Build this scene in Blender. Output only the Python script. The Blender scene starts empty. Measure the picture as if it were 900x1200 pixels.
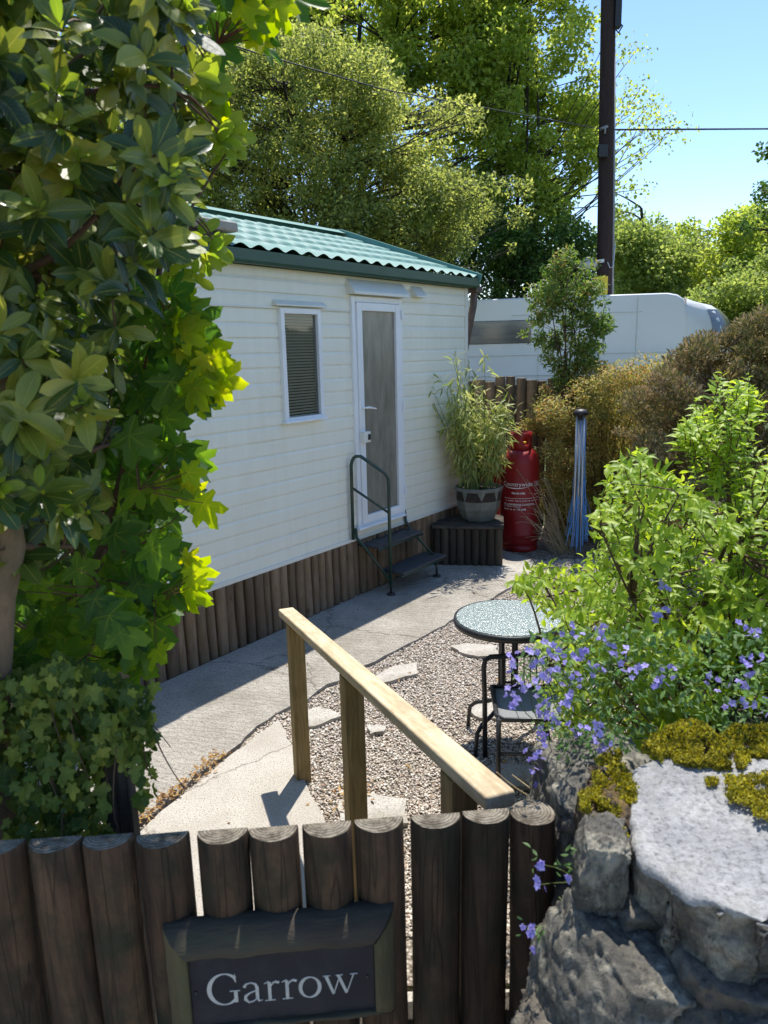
import bpy, math, numpy as np
from mathutils import Vector, Matrix
R_ = math.radians
rng = np.random.default_rng(11)
SC = bpy.context.scene
COL = SC.collection

# ------------------------------------------------------------------ survey (how the real camera stood; used to measure places)
F = 880.0; H = 1.95; PITCH = R_(12.0); ROLL = R_(1.4)
cf = np.array([0, math.cos(PITCH), -math.sin(PITCH)])
_u = np.array([0, math.sin(PITCH), math.cos(PITCH)]); _r = np.array([1.0, 0, 0])
cr = _r*math.cos(ROLL) - _u*math.sin(ROLL)
cu = _u*math.cos(ROLL) + _r*math.sin(ROLL)
CAM = np.array([0, 0, H])
def ray(x, y): return cf + cr*(x-450)/F + cu*(600-y)/F
def G(x, y, z=0.0):
    d = ray(x, y); return CAM + d*(z-H)/d[2]
def Y(x, y, yy):
    d = ray(x, y); return CAM + d*yy/d[1]
TH = R_(36.0)
WU = np.array([math.sin(TH), math.cos(TH), 0]); WN = np.array([math.cos(TH), -math.sin(TH), 0])
W0 = G(380, 716)
def W(s, o, z=0.0): return W0 + WU*s + WN*o + np.array([0, 0, z])

# ------------------------------------------------------------------ materials
def newmat(name):
    m = bpy.data.materials.new(name); m.use_nodes = True
    nt = m.node_tree; nt.nodes.clear()
    out = nt.nodes.new('ShaderNodeOutputMaterial')
    return m, nt, out
def nd(nt, typ, **kw):
    n = nt.nodes.new(typ)
    for k, v in kw.items():
        if hasattr(n, k): setattr(n, k, v)
        else: n.inputs[k.replace('_', ' ')].default_value = v
    return n
def lk(nt, a, ao, b, bi): nt.links.new(a.outputs[ao], b.inputs[bi])
def ramp(nt, stops, fac=None, fo='Fac', interp='LINEAR'):
    r = nt.nodes.new('ShaderNodeValToRGB'); r.color_ramp.interpolation = interp
    e = r.color_ramp.elements
    while len(e) < len(stops): e.new(0.5)
    for i, (p, c) in enumerate(stops):
        e[i].position = p; e[i].color = (c[0], c[1], c[2], 1)
    if fac is not None: lk(nt, fac, fo, r, 'Fac')
    return r
def coords(nt, scale=(1, 1, 1), rot=(0, 0, 0), jitter=True):
    tc = nt.nodes.new('ShaderNodeTexCoord'); mp = nt.nodes.new('ShaderNodeMapping')
    mp.inputs['Scale'].default_value = scale; mp.inputs['Rotation'].default_value = rot
    if jitter:
        oi = nt.nodes.new('ShaderNodeObjectInfo'); vm = nt.nodes.new('ShaderNodeVectorMath'); vm.operation = 'MULTIPLY_ADD'
        vm.inputs[1].default_value = (37.0, 23.0, 51.0)
        lk(nt, oi, 'Random', vm, 0); lk(nt, tc, 'Object', vm, 2); lk(nt, vm, 0, mp, 'Vector')
    else: lk(nt, tc, 'Object', mp, 'Vector')
    return mp
def noise(nt, co, scale, detail=6, rough=.6, dist=0):
    n = nd(nt, 'ShaderNodeTexNoise'); n.inputs['Scale'].default_value = scale
    n.inputs['Detail'].default_value = detail; n.inputs['Roughness'].default_value = rough; n.inputs['Distortion'].default_value = dist
    lk(nt, co, 0, n, 'Vector'); return n
def bumpn(nt, h, ho, strength, dist=.01, prev=None):
    b = nd(nt, 'ShaderNodeBump'); b.inputs['Strength'].default_value = strength; b.inputs['Distance'].default_value = dist
    lk(nt, h, ho, b, 'Height')
    if prev is not None: lk(nt, prev, 0, b, 'Normal')
    return b
def pm(name, c1, c2=None, rough=.6, scale=6, stretch=(1, 1, 1), bump=0., bscale=60, bdist=.004, metal=0., spec=.5, coat=0., dirt=None, dscale=1.5, lo=.35, hi=.65, jitter=True):
    """noise-varied principled surface: c1..c2, optional dirt colour in patches, optional fine bump"""
    m, nt, out = newmat(name)
    p = nd(nt, 'ShaderNodeBsdfPrincipled'); lk(nt, p, 0, out, 'Surface')
    p.inputs['Roughness'].default_value = rough; p.inputs['Metallic'].default_value = metal
    p.inputs['Specular IOR Level'].default_value = spec; p.inputs['Coat Weight'].default_value = coat
    co = coords(nt, stretch, jitter=jitter)
    c2 = c2 or tuple(v*.82 for v in c1)
    n = noise(nt, co, scale); r = ramp(nt, [(lo, c1), (hi, c2)], n, 'Fac'); last = (r, 'Color')
    if dirt:
        n2 = noise(nt, co, dscale, 8, .7); r2 = ramp(nt, [(.48, (0, 0, 0)), (.72, (1, 1, 1))], n2, 'Fac')
        mx = nd(nt, 'ShaderNodeMix', data_type='RGBA'); lk(nt, r2, 'Color', mx, 0); lk(nt, r, 'Color', mx, 6)
        mx.inputs[7].default_value = (*dirt, 1); last = (mx, 2)
    nt.links.new(last[0].outputs[last[1]], p.inputs['Base Color'])
    if bump:
        nb = noise(nt, co, bscale, 5, .65); b = bumpn(nt, nb, 'Fac', bump, bdist); lk(nt, b, 0, p, 'Normal')
    return m
def leafmat(name, stops, trans=.5, tcol=None, rough=.45, spec=.4, vein=0.0, patch=1.2, hs=0., under=None):
    """leaf: colour varies per leaf (island) and by large soft patches; some light passes through"""
    m, nt, out = newmat(name)
    g = nd(nt, 'ShaderNodeNewGeometry')
    co = coords(nt, jitter=False); n = noise(nt, co, patch, 3, .5)
    ad = nd(nt, 'ShaderNodeMath', operation='MULTIPLY_ADD'); lk(nt, g, 'Random Per Island', ad, 0); ad.inputs[1].default_value = .75
    sb = nd(nt, 'ShaderNodeMath', operation='MULTIPLY_ADD'); lk(nt, n, 'Fac', sb, 0); sb.inputs[1].default_value = .9; sb.inputs[2].default_value = -.33
    lk(nt, sb, 0, ad, 2)
    r = ramp(nt, stops, ad, 0); last = (r, 'Color')
    if vein:
        at = nd(nt, 'ShaderNodeAttribute'); at.attribute_name = 'luv'
        sx = nd(nt, 'ShaderNodeSeparateXYZ'); lk(nt, at, 'Vector', sx, 0)
        ab = nd(nt, 'ShaderNodeMath', operation='ABSOLUTE'); lk(nt, sx, 'X', ab, 0)
        vr = ramp(nt, [(.0, (1, 1, 1)), (.09, (0, 0, 0))], ab, 0)
        # side veins
        m1 = nd(nt, 'ShaderNodeMath', operation='MULTIPLY_ADD'); lk(nt, ab, 0, m1, 0); m1.inputs[1].default_value = -.35
        lk(nt, sx, 'Y', m1, 2)
        m2 = nd(nt, 'ShaderNodeMath', operation='MULTIPLY'); lk(nt, m1, 0, m2, 0); m2.inputs[1].default_value = 9.0
        m3 = nd(nt, 'ShaderNodeMath', operation='FRACT'); lk(nt, m2, 0, m3, 0)
        m4 = nd(nt, 'ShaderNodeMath', operation='COMPARE'); lk(nt, m3, 0, m4, 0); m4.inputs[1].default_value = .5; m4.inputs[2].default_value = .06
        m5 = nd(nt, 'ShaderNodeMath', operation='MULTIPLY'); lk(nt, m4, 0, m5, 0); m5.inputs[1].default_value = .35
        m6 = nd(nt, 'ShaderNodeMath', operation='MAXIMUM'); lk(nt, vr, 'Color', m6, 0); lk(nt, m5, 0, m6, 1)
        m7 = nd(nt, 'ShaderNodeMath', operation='MULTIPLY'); lk(nt, m6, 0, m7, 0); m7.inputs[1].default_value = vein
        mx = nd(nt, 'ShaderNodeMix', data_type='RGBA'); lk(nt, m7, 0, mx, 0); nt.links.new(last[0].outputs[last[1]], mx.inputs[6])
        c = stops[-1][1]; mx.inputs[7].default_value = (min(1, c[0]*1.6+.05), min(1, c[1]*1.5+.05), c[2]*1.3+.01, 1); last = (mx, 2)
        nb = noise(nt, co, 90, 3)
        bp = bumpn(nt, m6, 0, .25, .002); bp2 = bumpn(nt, nb, 'Fac', .12, .003, bp)
    p = nd(nt, 'ShaderNodeBsdfPrincipled'); p.inputs['Roughness'].default_value = rough; p.inputs['Specular IOR Level'].default_value = spec
    nt.links.new(last[0].outputs[last[1]], p.inputs['Base Color'])
    t = nd(nt, 'ShaderNodeBsdfTranslucent')
    hsv = nd(nt, 'ShaderNodeHueSaturation'); hsv.inputs['Hue'].default_value = .5-hs*.3; hsv.inputs['Saturation'].default_value = 1.08; hsv.inputs['Value'].default_value = (tcol or 2.2)
    nt.links.new(last[0].outputs[last[1]], hsv.inputs['Color']); lk(nt, hsv, 0, t, 'Color')
    if vein: lk(nt, bp2, 0, p, 'Normal')
    ms = nd(nt, 'ShaderNodeMixShader'); ms.inputs[0].default_value = trans
    lk(nt, p, 0, ms, 1); lk(nt, t, 0, ms, 2); lk(nt, ms, 0, out, 'Surface')
    return m

def wood_round(name, c1, c2, stain, rough=.85, crack=.6, bump=.6):
    m, nt, out = newmat(name)
    p = nd(nt, 'ShaderNodeBsdfPrincipled'); lk(nt, p, 0, out, 'Surface'); p.inputs['Roughness'].default_value = rough; p.inputs['Specular IOR Level'].default_value = .25
    co = coords(nt, (1, 1, .14)); co2 = coords(nt, (1, 1, 1)); co3 = coords(nt, (1, 1, .05))
    n1 = noise(nt, co, 26, 8, .65, .6); r1 = ramp(nt, [(.3, c1), (.68, c2)], n1, 'Fac')
    n2 = noise(nt, co2, 7, 6, .7); r2 = ramp(nt, [(.45, (0, 0, 0)), (.7, (1, 1, 1))], n2, 'Fac')
    mx = nd(nt, 'ShaderNodeMix', data_type='RGBA'); lk(nt, r2, 'Color', mx, 0); lk(nt, r1, 'Color', mx, 6); mx.inputs[7].default_value = (*stain, 1)
    # drying cracks: long thin dark lines
    n3 = noise(nt, co3, 34, 2, .4, .3); r3 = ramp(nt, [(.485, (0, 0, 0)), (.5, (1, 1, 1)), (.515, (0, 0, 0))], n3, 'Fac')
    m1 = nd(nt, 'ShaderNodeMath', operation='MULTIPLY'); lk(nt, r3, 'Color', m1, 0); m1.inputs[1].default_value = crack
    # knots
    v = nd(nt, 'ShaderNodeTexVoronoi'); v.inputs['Scale'].default_value = 7.5; lk(nt, coords(nt, (1, 1, .55)), 0, v, 'Vector')
    r4 = ramp(nt, [(.06, (.8, .8, .8)), (.13, (0, 0, 0))], v, 'Distance')
    m2 = nd(nt, 'ShaderNodeMath', operation='MAXIMUM'); lk(nt, m1, 0, m2, 0); lk(nt, r4, 'Color', m2, 1)
    mx2 = nd(nt, 'ShaderNodeMix', data_type='RGBA'); lk(nt, m2, 0, mx2, 0); lk(nt, mx, 2, mx2, 6); mx2.inputs[7].default_value = tuple(x*.25 for x in c1)+(1,)
    oi = nd(nt, 'ShaderNodeObjectInfo'); hv = nd(nt, 'ShaderNodeHueSaturation'); mr = nd(nt, 'ShaderNodeMapRange'); lk(nt, oi, 'Random', mr, 0); mr.inputs[3].default_value = .68; mr.inputs[4].default_value = 1.35; lk(nt, mr, 0, hv, 'Value'); lk(nt, mx2, 2, hv, 'Color'); lk(nt, hv, 0, p, 'Base Color')
    b = bumpn(nt, n1, 'Fac', bump, .006); sub = nd(nt, 'ShaderNodeMath', operation='SUBTRACT'); sub.inputs[0].default_value = 1; lk(nt, m2, 0, sub, 1)
    b2 = bumpn(nt, sub, 0, .7, .004, b); lk(nt, b2, 0, p, 'Normal')
    return m
def endgrain(name, c1, c2):
    m, nt, out = newmat(name)
    p = nd(nt, 'ShaderNodeBsdfPrincipled'); lk(nt, p, 0, out, 'Surface'); p.inputs['Roughness'].default_value = .9
    tc = nd(nt, 'ShaderNodeTexCoord'); mp = nd(nt, 'ShaderNodeMapping'); lk(nt, tc, 'Object', mp, 'Vector'); mp.inputs['Location'].default_value = (.004, -.006, 0)
    w = nd(nt, 'ShaderNodeTexWave', wave_type='RINGS', rings_direction='Z'); w.inputs['Scale'].default_value = 50; w.inputs['Distortion'].default_value = 3.0; w.inputs['Detail Scale'].default_value = 2; w.inputs['Detail'].default_value = 3
    lk(nt, mp, 0, w, 'Vector'); r = ramp(nt, [(.15, c1), (.8, c2)], w, 'Fac')
    co = coords(nt); n = noise(nt, co, 30, 6, .7); r2 = ramp(nt, [(.42, (1, 1, 1)), (.6, (.35, .32, .28))], n, 'Fac')
    mx = nd(nt, 'ShaderNodeMix', data_type='RGBA', blend_type='MULTIPLY'); mx.inputs[0].default_value = 1; lk(nt, r, 'Color', mx, 6); lk(nt, r2, 'Color', mx, 7)
    lk(nt, mx, 2, p, 'Base Color'); b = bumpn(nt, w, 'Fac', .5, .003); lk(nt, b, 0, p, 'Normal')
    return m

M = {}
M['log_gate'] = wood_round('gate log wood', (.115, .066, .038), (.018, .012, .008), (.024, .026, .014), crack=.7, bump=1.0)
M['log_end'] = endgrain('sawn log end', (.27, .235, .18), (.15, .125, .09))
M['log_skirt'] = wood_round('skirting log wood', (.25, .17, .11), (.13, .088, .055), (.18, .115, .06), crack=.3, bump=.3)
M['log_dark'] = wood_round('plinth log wood', (.075, .058, .042), (.035, .027, .02), (.045, .045, .03), crack=.4)
M['log_fence'] = wood_round('fence log wood', (.26, .185, .11), (.15, .105, .065), (.09, .075, .04), crack=.3)
M['timber_old'] = wood_round('weathered grey timber', (.12, .10, .08), (.055, .045, .036), (.03, .028, .022))
M['sign_wood'] = pm('sign frame wood', (.062, .048, .034), (.024, .019, .014), rough=.9, scale=11, stretch=(.18, 1, 1), bump=.9, bscale=30, bdist=.01, dirt=(.055, .06, .028), dscale=5)
M['sign_wood_v'] = pm('sign frame upright wood', (.12, .085, .04), (.045, .036, .018), rough=.9, scale=14, stretch=(1, 1, .15), bump=.7, bscale=30, bdist=.01, dirt=(.07, .075, .03), dscale=6)

def plank(name, c1, c2, green):
    m, nt, out = newmat(name)
    p = nd(nt, 'ShaderNodeBsdfPrincipled'); lk(nt, p, 0, out, 'Surface'); p.inputs['Roughness'].default_value = .8; p.inputs['Specular IOR Level'].default_value = .3
    co = coords(nt, (.07, 1, 1)); n = noise(nt, co, 55, 6, .6, .8); r = ramp(nt, [(.35, c1), (.62, c2)], n, 'Fac')
    n2 = noise(nt, coords(nt), 6, 6, .7); r2 = ramp(nt, [(.5, (0, 0, 0)), (.75, (.7, .7, .7))], n2, 'Fac')
    mx = nd(nt, 'ShaderNodeMix', data_type='RGBA'); lk(nt, r2, 'Color', mx, 0); lk(nt, r, 'Color', mx, 6); mx.inputs[7].default_value = (*green, 1)
    lk(nt, mx, 2, p, 'Base Color'); b = bumpn(nt, n, 'Fac', .5, .003); lk(nt, b, 0, p, 'Normal')
    return m
M['rail_wood'] = plank('weathered pine rail', (.62, .51, .34), (.44, .34, .205), (.26, .195, .12))
M['post_wood'] = plank('treated pine post', (.36, .25, .11), (.21, .145, .06), (.12, .10, .03))

M['siding'] = pm('cream aluminium siding', (.78, .765, .67), (.74, .72, .615), rough=.38, scale=2.5, spec=.5, dirt=(.62, .59, .46), dscale=.9, bump=.06, bscale=5, bdist=.02)
def siding_mat():
    m, nt, out = newmat('cream siding with rain streaks'); p = nd(nt, 'ShaderNodeBsdfPrincipled'); lk(nt, p, 0, out, 'Surface'); p.inputs['Roughness'].default_value = .4
    co = coords(nt, (7, 7, .5), jitter=False); n = noise(nt, co, 2.2, 6, .7); r = ramp(nt, [(.38, (.81, .785, .67)), (.75, (.77, .74, .61))], n, 'Fac')
    c2 = coords(nt, jitter=False); n2 = noise(nt, c2, 1.3, 8, .75); r2 = ramp(nt, [(.5, (0, 0, 0)), (.8, (.45, .45, .45))], n2, 'Fac'); mx = nd(nt, 'ShaderNodeMix', data_type='RGBA'); lk(nt, r2, 'Color', mx, 0); lk(nt, r, 'Color', mx, 6); mx.inputs[7].default_value = (.60, .55, .40, 1)
    # dirt settled in every lap: height within a board
    sx = nd(nt, 'ShaderNodeSeparateXYZ'); lk(nt, c2, 0, sx, 0); a = nd(nt, 'ShaderNodeMath', operation='SUBTRACT'); lk(nt, sx, 'Z', a, 0); a.inputs[1].default_value = .50
    d = nd(nt, 'ShaderNodeMath', operation='DIVIDE'); lk(nt, a, 0, d, 0); d.inputs[1].default_value = .098; f = nd(nt, 'ShaderNodeMath', operation='FRACT'); lk(nt, d, 0, f, 0)
    r3 = ramp(nt, [(.84, (0, 0, 0)), (.93, (1, 1, 1))], f, 0); n3 = noise(nt, c2, 3.1, 5, .7); r4 = ramp(nt, [(.35, (.05, .05, .05)), (.7, (.42, .42, .42))], n3, 'Fac'); mu = nd(nt, 'ShaderNodeMath', operation='MULTIPLY'); lk(nt, r3, 'Color', mu, 0); lk(nt, r4, 'Color', mu, 1)
    mx2 = nd(nt, 'ShaderNodeMix', data_type='RGBA'); lk(nt, mu, 0, mx2, 0); lk(nt, mx, 2, mx2, 6); mx2.inputs[7].default_value = (.48, .41, .28, 1); lk(nt, mx2, 2, p, 'Base Color'); b = bumpn(nt, n2, 'Fac', .06, .02); lk(nt, b, 0, p, 'Normal'); return m
M['siding'] = siding_mat()
M['upvc'] = pm('white plastic frame', (.80, .81, .82), (.76, .77, .78), rough=.3)
M['cream'] = pm('cream painted trim', (.74, .73, .66), (.68, .67, .59), rough=.4)
M['roof'] = pm('pale green pantile steel', (.10, .235, .205), (.13, .275, .24), rough=.6, scale=3, spec=.3, dirt=(.16, .27, .235), dscale=5)
M['gutter'] = pm('dark green gutter', (.012, .06, .038), (.02, .075, .05), rough=.4)
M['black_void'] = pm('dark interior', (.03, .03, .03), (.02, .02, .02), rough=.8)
M['steelgreen'] = pm('green painted tube', (.012, .06, .045), (.02, .04, .03), rough=.35, bump=.1, dirt=(.06, .05, .035), dscale=14)
M['tread'] = pm('black grit tread', (.035, .037, .04), (.055, .057, .06), rough=.75, scale=60, bump=.5, bscale=300, bdist=.002)
M['blackmetal'] = pm('black powder coated steel', (.018, .018, .02), (.03, .03, .03), rough=.38, spec=.5, bump=.05)
M['sling'] = pm('grey woven sling', (.22, .225, .23), (.15, .155, .16), rough=.7, scale=200, bump=.4, bscale=400, bdist=.001)
M['brownpipe'] = pm('brown downpipe', (.10, .06, .045), (.06, .038, .03), rough=.5, dirt=(.16, .12, .10), dscale=7)
M['pot'] = pm('grey green plastic planter', (.135, .145, .13), (.10, .11, .10), rough=.55, scale=8, dirt=(.2, .2, .17), dscale=6)
M['soil'] = pm('dark soil', (.05, .035, .025), (.025, .018, .012), rough=1, scale=20, bump=.8, bscale=60, bdist=.02)
M['red'] = pm('red cylinder paint', (.27, .008, .010), (.21, .006, .008), rough=.42, scale=5, spec=.4, dirt=(.17, .012, .012), dscale=4, bump=.1, bscale=30, bdist=.003)
M['whiteprint'] = pm('white print', (.8, .78, .76), rough=.6)
M['alu'] = pm('aluminium pole', (.52, .54, .56), (.42, .44, .46), rough=.35, metal=.7)
M['bluecord'] = pm('blue plastic line', (.08, .34, .80), (.16, .45, .90), rough=.4)
M['blackplastic'] = pm('black plastic', (.02, .02, .022), rough=.5)
M['pole'] = wood_round('creosoted pole', (.062, .038, .032), (.03, .02, .018), (.045, .03, .026), crack=.8)
M['greyplastic'] = pm('grey plastic conduit', (.30, .30, .30), rough=.5)
M['yellow'] = pm('yellow warning plate', (.75, .55, .03), (.68, .5, .04), rough=.5)
M['caravan'] = pm('white caravan shell', (.82, .82, .81), (.78, .78, .77), rough=.3, scale=1.2, spec=.5, coat=.3, dirt=(.74, .74, .71), dscale=.8)
M['caravan_roof'] = pm('white caravan roof', (.80, .80, .79), (.76, .76, .75), rough=.4)
M['darkwin'] = pm('tinted caravan window', (.05, .06, .07), (.16, .17, .18), rough=.12, scale=1.4, stretch=(.4, 1, 3), spec=.8)
M['frost'] = pm('obscure glass', (.17, .155, .125), (.25, .23, .185), rough=.25, scale=18, stretch=(1, 1, .25), bump=.35, bscale=60, bdist=.004, spec=.6)
M['blind'] = pm('blind slat', (.66, .66, .60), (.60, .60, .54), rough=.5)
M['slate'] = pm('dark slate', (.010, .012, .017), (.017, .020, .026), rough=.6, spec=.25, scale=8, bump=.3, bscale=25, bdist=.004, dirt=(.028, .028, .03), dscale=8)
M['letter'] = pm('pale engraved lettering', (.46, .46, .43), (.36, .37, .35), rough=.7, scale=60)
M['lampglass'] = pm('ribbed lamp bowl', (.45, .45, .44), (.38, .38, .37), rough=.25)
M['wire'] = pm('black cable', (.02, .02, .02), rough=.6)
M['bark'] = pm('smooth tan bark', (.27, .18, .115), (.17, .115, .075), rough=.85, scale=14, stretch=(1, 1, .5), bump=.7, bscale=40, bdist=.006, dirt=(.09, .08, .05), dscale=9)
M['twig'] = pm('brown twig', (.12, .065, .035), (.075, .045, .03), rough=.8)
M['redtwig'] = pm('reddish stem', (.16, .045, .03), (.10, .04, .03), rough=.6)
M['greenstem'] = pm('green stem', (.10, .16, .03), (.14, .16, .05), rough=.6)
M['straw'] = pm('dry straw stem', (.42, .33, .2), (.30, .22, .13), rough=.8)
M['branchdark'] = pm('dark tree bark', (.055, .045, .035), (.035, .03, .024), rough=.95, scale=8, bump=.5, bscale=20, bdist=.02)
# leaves
M['leaf_glossy'] = leafmat('glossy oval leaf', [(0., (.012, .036, .010)), (.3, (.028, .068, .014)), (.55, (.10, .15, .024)), (.8, (.20, .23, .034)), (1., (.37, .34, .07))], trans=.30, tcol=2.6, rough=.33, spec=.5, vein=.35, patch=5, hs=.06)
M['leaf_young_backlit'] = leafmat('young or backlit bright leaf', [(0., (.16, .26, .03)), (1., (.30, .33, .04))], trans=.5, tcol=2.2, vein=.3, patch=5)
M['leaf_syc'] = leafmat('sycamore leaf', [(0., (.022, .065, .012)), (.5, (.055, .12, .016)), (.85, (.12, .20, .02)), (1., (.24, .28, .025))], trans=.5, tcol=2.9, rough=.5, spec=.35, vein=.3, patch=4)
M['leaf_sycbacklit'] = leafmat('backlit-toned sycamore leaf', [(0., (.14, .25, .018)), (.5, (.28, .36, .02)), (.85, (.42, .43, .025)), (1., (.55, .40, .04))], trans=.62, tcol=2.0, rough=.5, spec=.3, vein=.3, patch=4)  # sycamore leaf with the yellow of sun shining through put into its colour
M['leaf_ivy'] = leafmat('ivy leaf', [(0., (.020, .048, .012)), (.35, (.055, .10, .018)), (.7, (.14, .185, .03)), (1., (.32, .33, .07))], trans=.35, tcol=2.4, rough=.5, spec=.28, patch=5, vein=.22)
M['leaf_bright'] = leafmat('spring green shrub leaf', [(0., (.15, .25, .03)), (.5, (.29, .41, .045)), (1., (.46, .55, .08))], trans=.5, tcol=1.8, rough=.45, patch=3, hs=.04)
M['leaf_cat'] = leafmat('grey green small leaf', [(0., (.07, .15, .045)), (1., (.17, .25, .09))], trans=.4, rough=.6, patch=4)
M['petal'] = leafmat('violet blue petal', [(0., (.27, .22, .62)), (.5, (.39, .33, .74)), (1., (.58, .50, .82))], trans=.35, tcol=1.1, rough=.6, hs=0, patch=6)
M['leaf_gold'] = leafmat('golden hedge leaf', [(0., (.13, .16, .04)), (.4, (.28, .27, .07)), (.72, (.47, .38, .12)), (1., (.60, .30, .12))], trans=.42, tcol=1.6, rough=.55, patch=2)
M['heather'] = leafmat('faded heather tip', [(0., (.09, .11, .03)), (.35, (.18, .17, .055)), (.7, (.30, .23, .11)), (1., (.44, .30, .19))], trans=.25, tcol=1.4, rough=.8, patch=1.5)
M['leaf_shrub'] = leafmat('upright shrub leaf', [(0., (.05, .10, .02)), (.5, (.12, .19, .035)), (.8, (.23, .26, .06)), (1., (.34, .14, .07))], trans=.42, tcol=2., rough=.5, patch=2)
M['leaf_bamboo'] = leafmat('bamboo leaf', [(0., (.16, .22, .05)), (.6, (.34, .37, .11)), (1., (.58, .52, .24))], trans=.42, tcol=1.7, rough=.5, patch=4)
M['leaf_willow'] = leafmat('fine grey green tree leaf', [(0., (.085, .12, .035)), (.5, (.20, .245, .06)), (1., (.40, .42, .13))], trans=.55, tcol=2.1, rough=.6, patch=.45, hs=.05)
M['leaf_maple'] = leafmat('fresh green tree leaf', [(0., (.13, .20, .035)), (.5, (.26, .34, .06)), (1., (.44, .48, .11))], trans=.58, tcol=2., rough=.6, patch=.4, hs=.05)
M['leaf_dark'] = leafmat('deep green undergrowth leaf', [(0., (.04, .08, .02)), (.6, (.09, .16, .03)), (1., (.20, .30, .05))], trans=.4, tcol=2., rough=.6, patch=.6)
M['leaf_far'] = leafmat('distant hedge leaf', [(0., (.12, .18, .045)), (.5, (.23, .30, .07)), (1., (.38, .42, .13))], trans=.52, tcol=2., rough=.7, patch=.25, hs=.05)
M['leaf_dry'] = leafmat('fallen dry leaf', [(0., (.12, .05, .03)), (.5, (.42, .25, .09)), (1., (.6, .42, .18))], trans=.3, tcol=1.3, rough=.8, patch=3, hs=0)

def concrete(name, c1, c2, ridge=.0, ang=0, dirt=(.22, .19, .14)):
    m, nt, out = newmat(name)
    p = nd(nt, 'ShaderNodeBsdfPrincipled'); lk(nt, p, 0, out, 'Surface'); p.inputs['Roughness'].default_value = .9; p.inputs['Specular IOR Level'].default_value = .2
    co = coords(nt, jitter=False)
    n1 = noise(nt, co, 3.2, 8, .7); r1 = ramp(nt, [(.3, c1), (.7, c2)], n1, 'Fac')
    n2 = noise(nt, co, 150, 3, .6); r2 = ramp(nt, [(.34, (.30, .28, .25)), (.46, (.9, .9, .9)), (.7, (1.15, 1.13, 1.08))], n2, 'Fac')
    mx = nd(nt, 'ShaderNodeMix', data_type='RGBA', blend_type='MULTIPLY'); mx.inputs[0].default_value = .85; lk(nt, r1, 'Color', mx, 6); lk(nt, r2, 'Color', mx, 7)
    n3 = noise(nt, co, 1.4, 8, .75); r3 = ramp(nt, [(.44, (0, 0, 0)), (.70, (.75, .75, .75))], n3, 'Fac')
    mx2 = nd(nt, 'ShaderNodeMix', data_type='RGBA'); lk(nt, r3, 'Color', mx2, 0); lk(nt, mx, 2, mx2, 6); mx2.inputs[7].default_value = (*dirt, 1)
    dn = noise(nt, co, 6, 4, .7); vm = nd(nt, 'ShaderNodeVectorMath', operation='MULTIPLY_ADD'); vm.inputs[1].default_value = (.16, .16, .16); lk(nt, dn, 'Color', vm, 0); lk(nt, co, 0, vm, 2)
    vo = nd(nt, 'ShaderNodeTexVoronoi', feature='DISTANCE_TO_EDGE'); vo.inputs['Scale'].default_value = .8; lk(nt, vm, 0, vo, 'Vector'); rc = ramp(nt, [(.0, (.35, .33, .3)), (.006, (1, 1, 1))], vo, 'Distance')
    mx3 = nd(nt, 'ShaderNodeMix', data_type='RGBA', blend_type='MULTIPLY'); mx3.inputs[0].default_value = .8; lk(nt, mx2, 2, mx3, 6); lk(nt, rc, 'Color', mx3, 7)
    lk(nt, mx3, 2, p, 'Base Color')
    b = bumpn(nt, n2, 'Fac', .55, .006)
    if ridge:
        mp = coords(nt, rot=(0, 0, ang), jitter=False)
        w = nd(nt, 'ShaderNodeTexWave', bands_direction='Y'); w.inputs['Scale'].default_value = 7; w.inputs['Distortion'].default_value = 9; w.inputs['Detail'].default_value = 6; w.inputs['Detail Scale'].default_value = 2.5; w.inputs['Detail Roughness'].default_value = .75; lk(nt, mp, 0, w, 'Vector')
        b = bumpn(nt, w, 'Fac', ridge, .012, b)
        nb = noise(nt, co, 28, 7, .8); b = bumpn(nt, nb, 'Fac', .45, .014, b)
    lk(nt, b, 0, p, 'Normal')
    return m
M['path'] = concrete('tamped concrete', (.54, .50, .44), (.42, .385, .335), ridge=.7, ang=R_(14))
M['slab'] = concrete('smooth concrete slab', (.50, .465, .41), (.42, .385, .335), dirt=(.31, .27, .22))
M['stone_flat'] = concrete('pale stepping stone', (.50, .47, .42), (.40, .37, .33))
def pebblemat():
    m, nt, out = newmat('mixed beige pebble')
    p = nd(nt, 'ShaderNodeBsdfPrincipled'); lk(nt, p, 0, out, 'Surface'); p.inputs['Roughness'].default_value = .8; p.inputs['Specular IOR Level'].default_value = .3
    g = nd(nt, 'ShaderNodeNewGeometry')
    r = ramp(nt, [(0, (.16, .14, .12)), (.1, (.33, .28, .23)), (.4, (.48, .415, .34)), (.65, (.60, .53, .45)), (.88, (.70, .65, .58)), (1, (.45, .29, .19))], g, 'Random Per Island')
    lk(nt, r, 'Color', p, 'Base Color'); return m
M['pebble'] = pebblemat()
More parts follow.
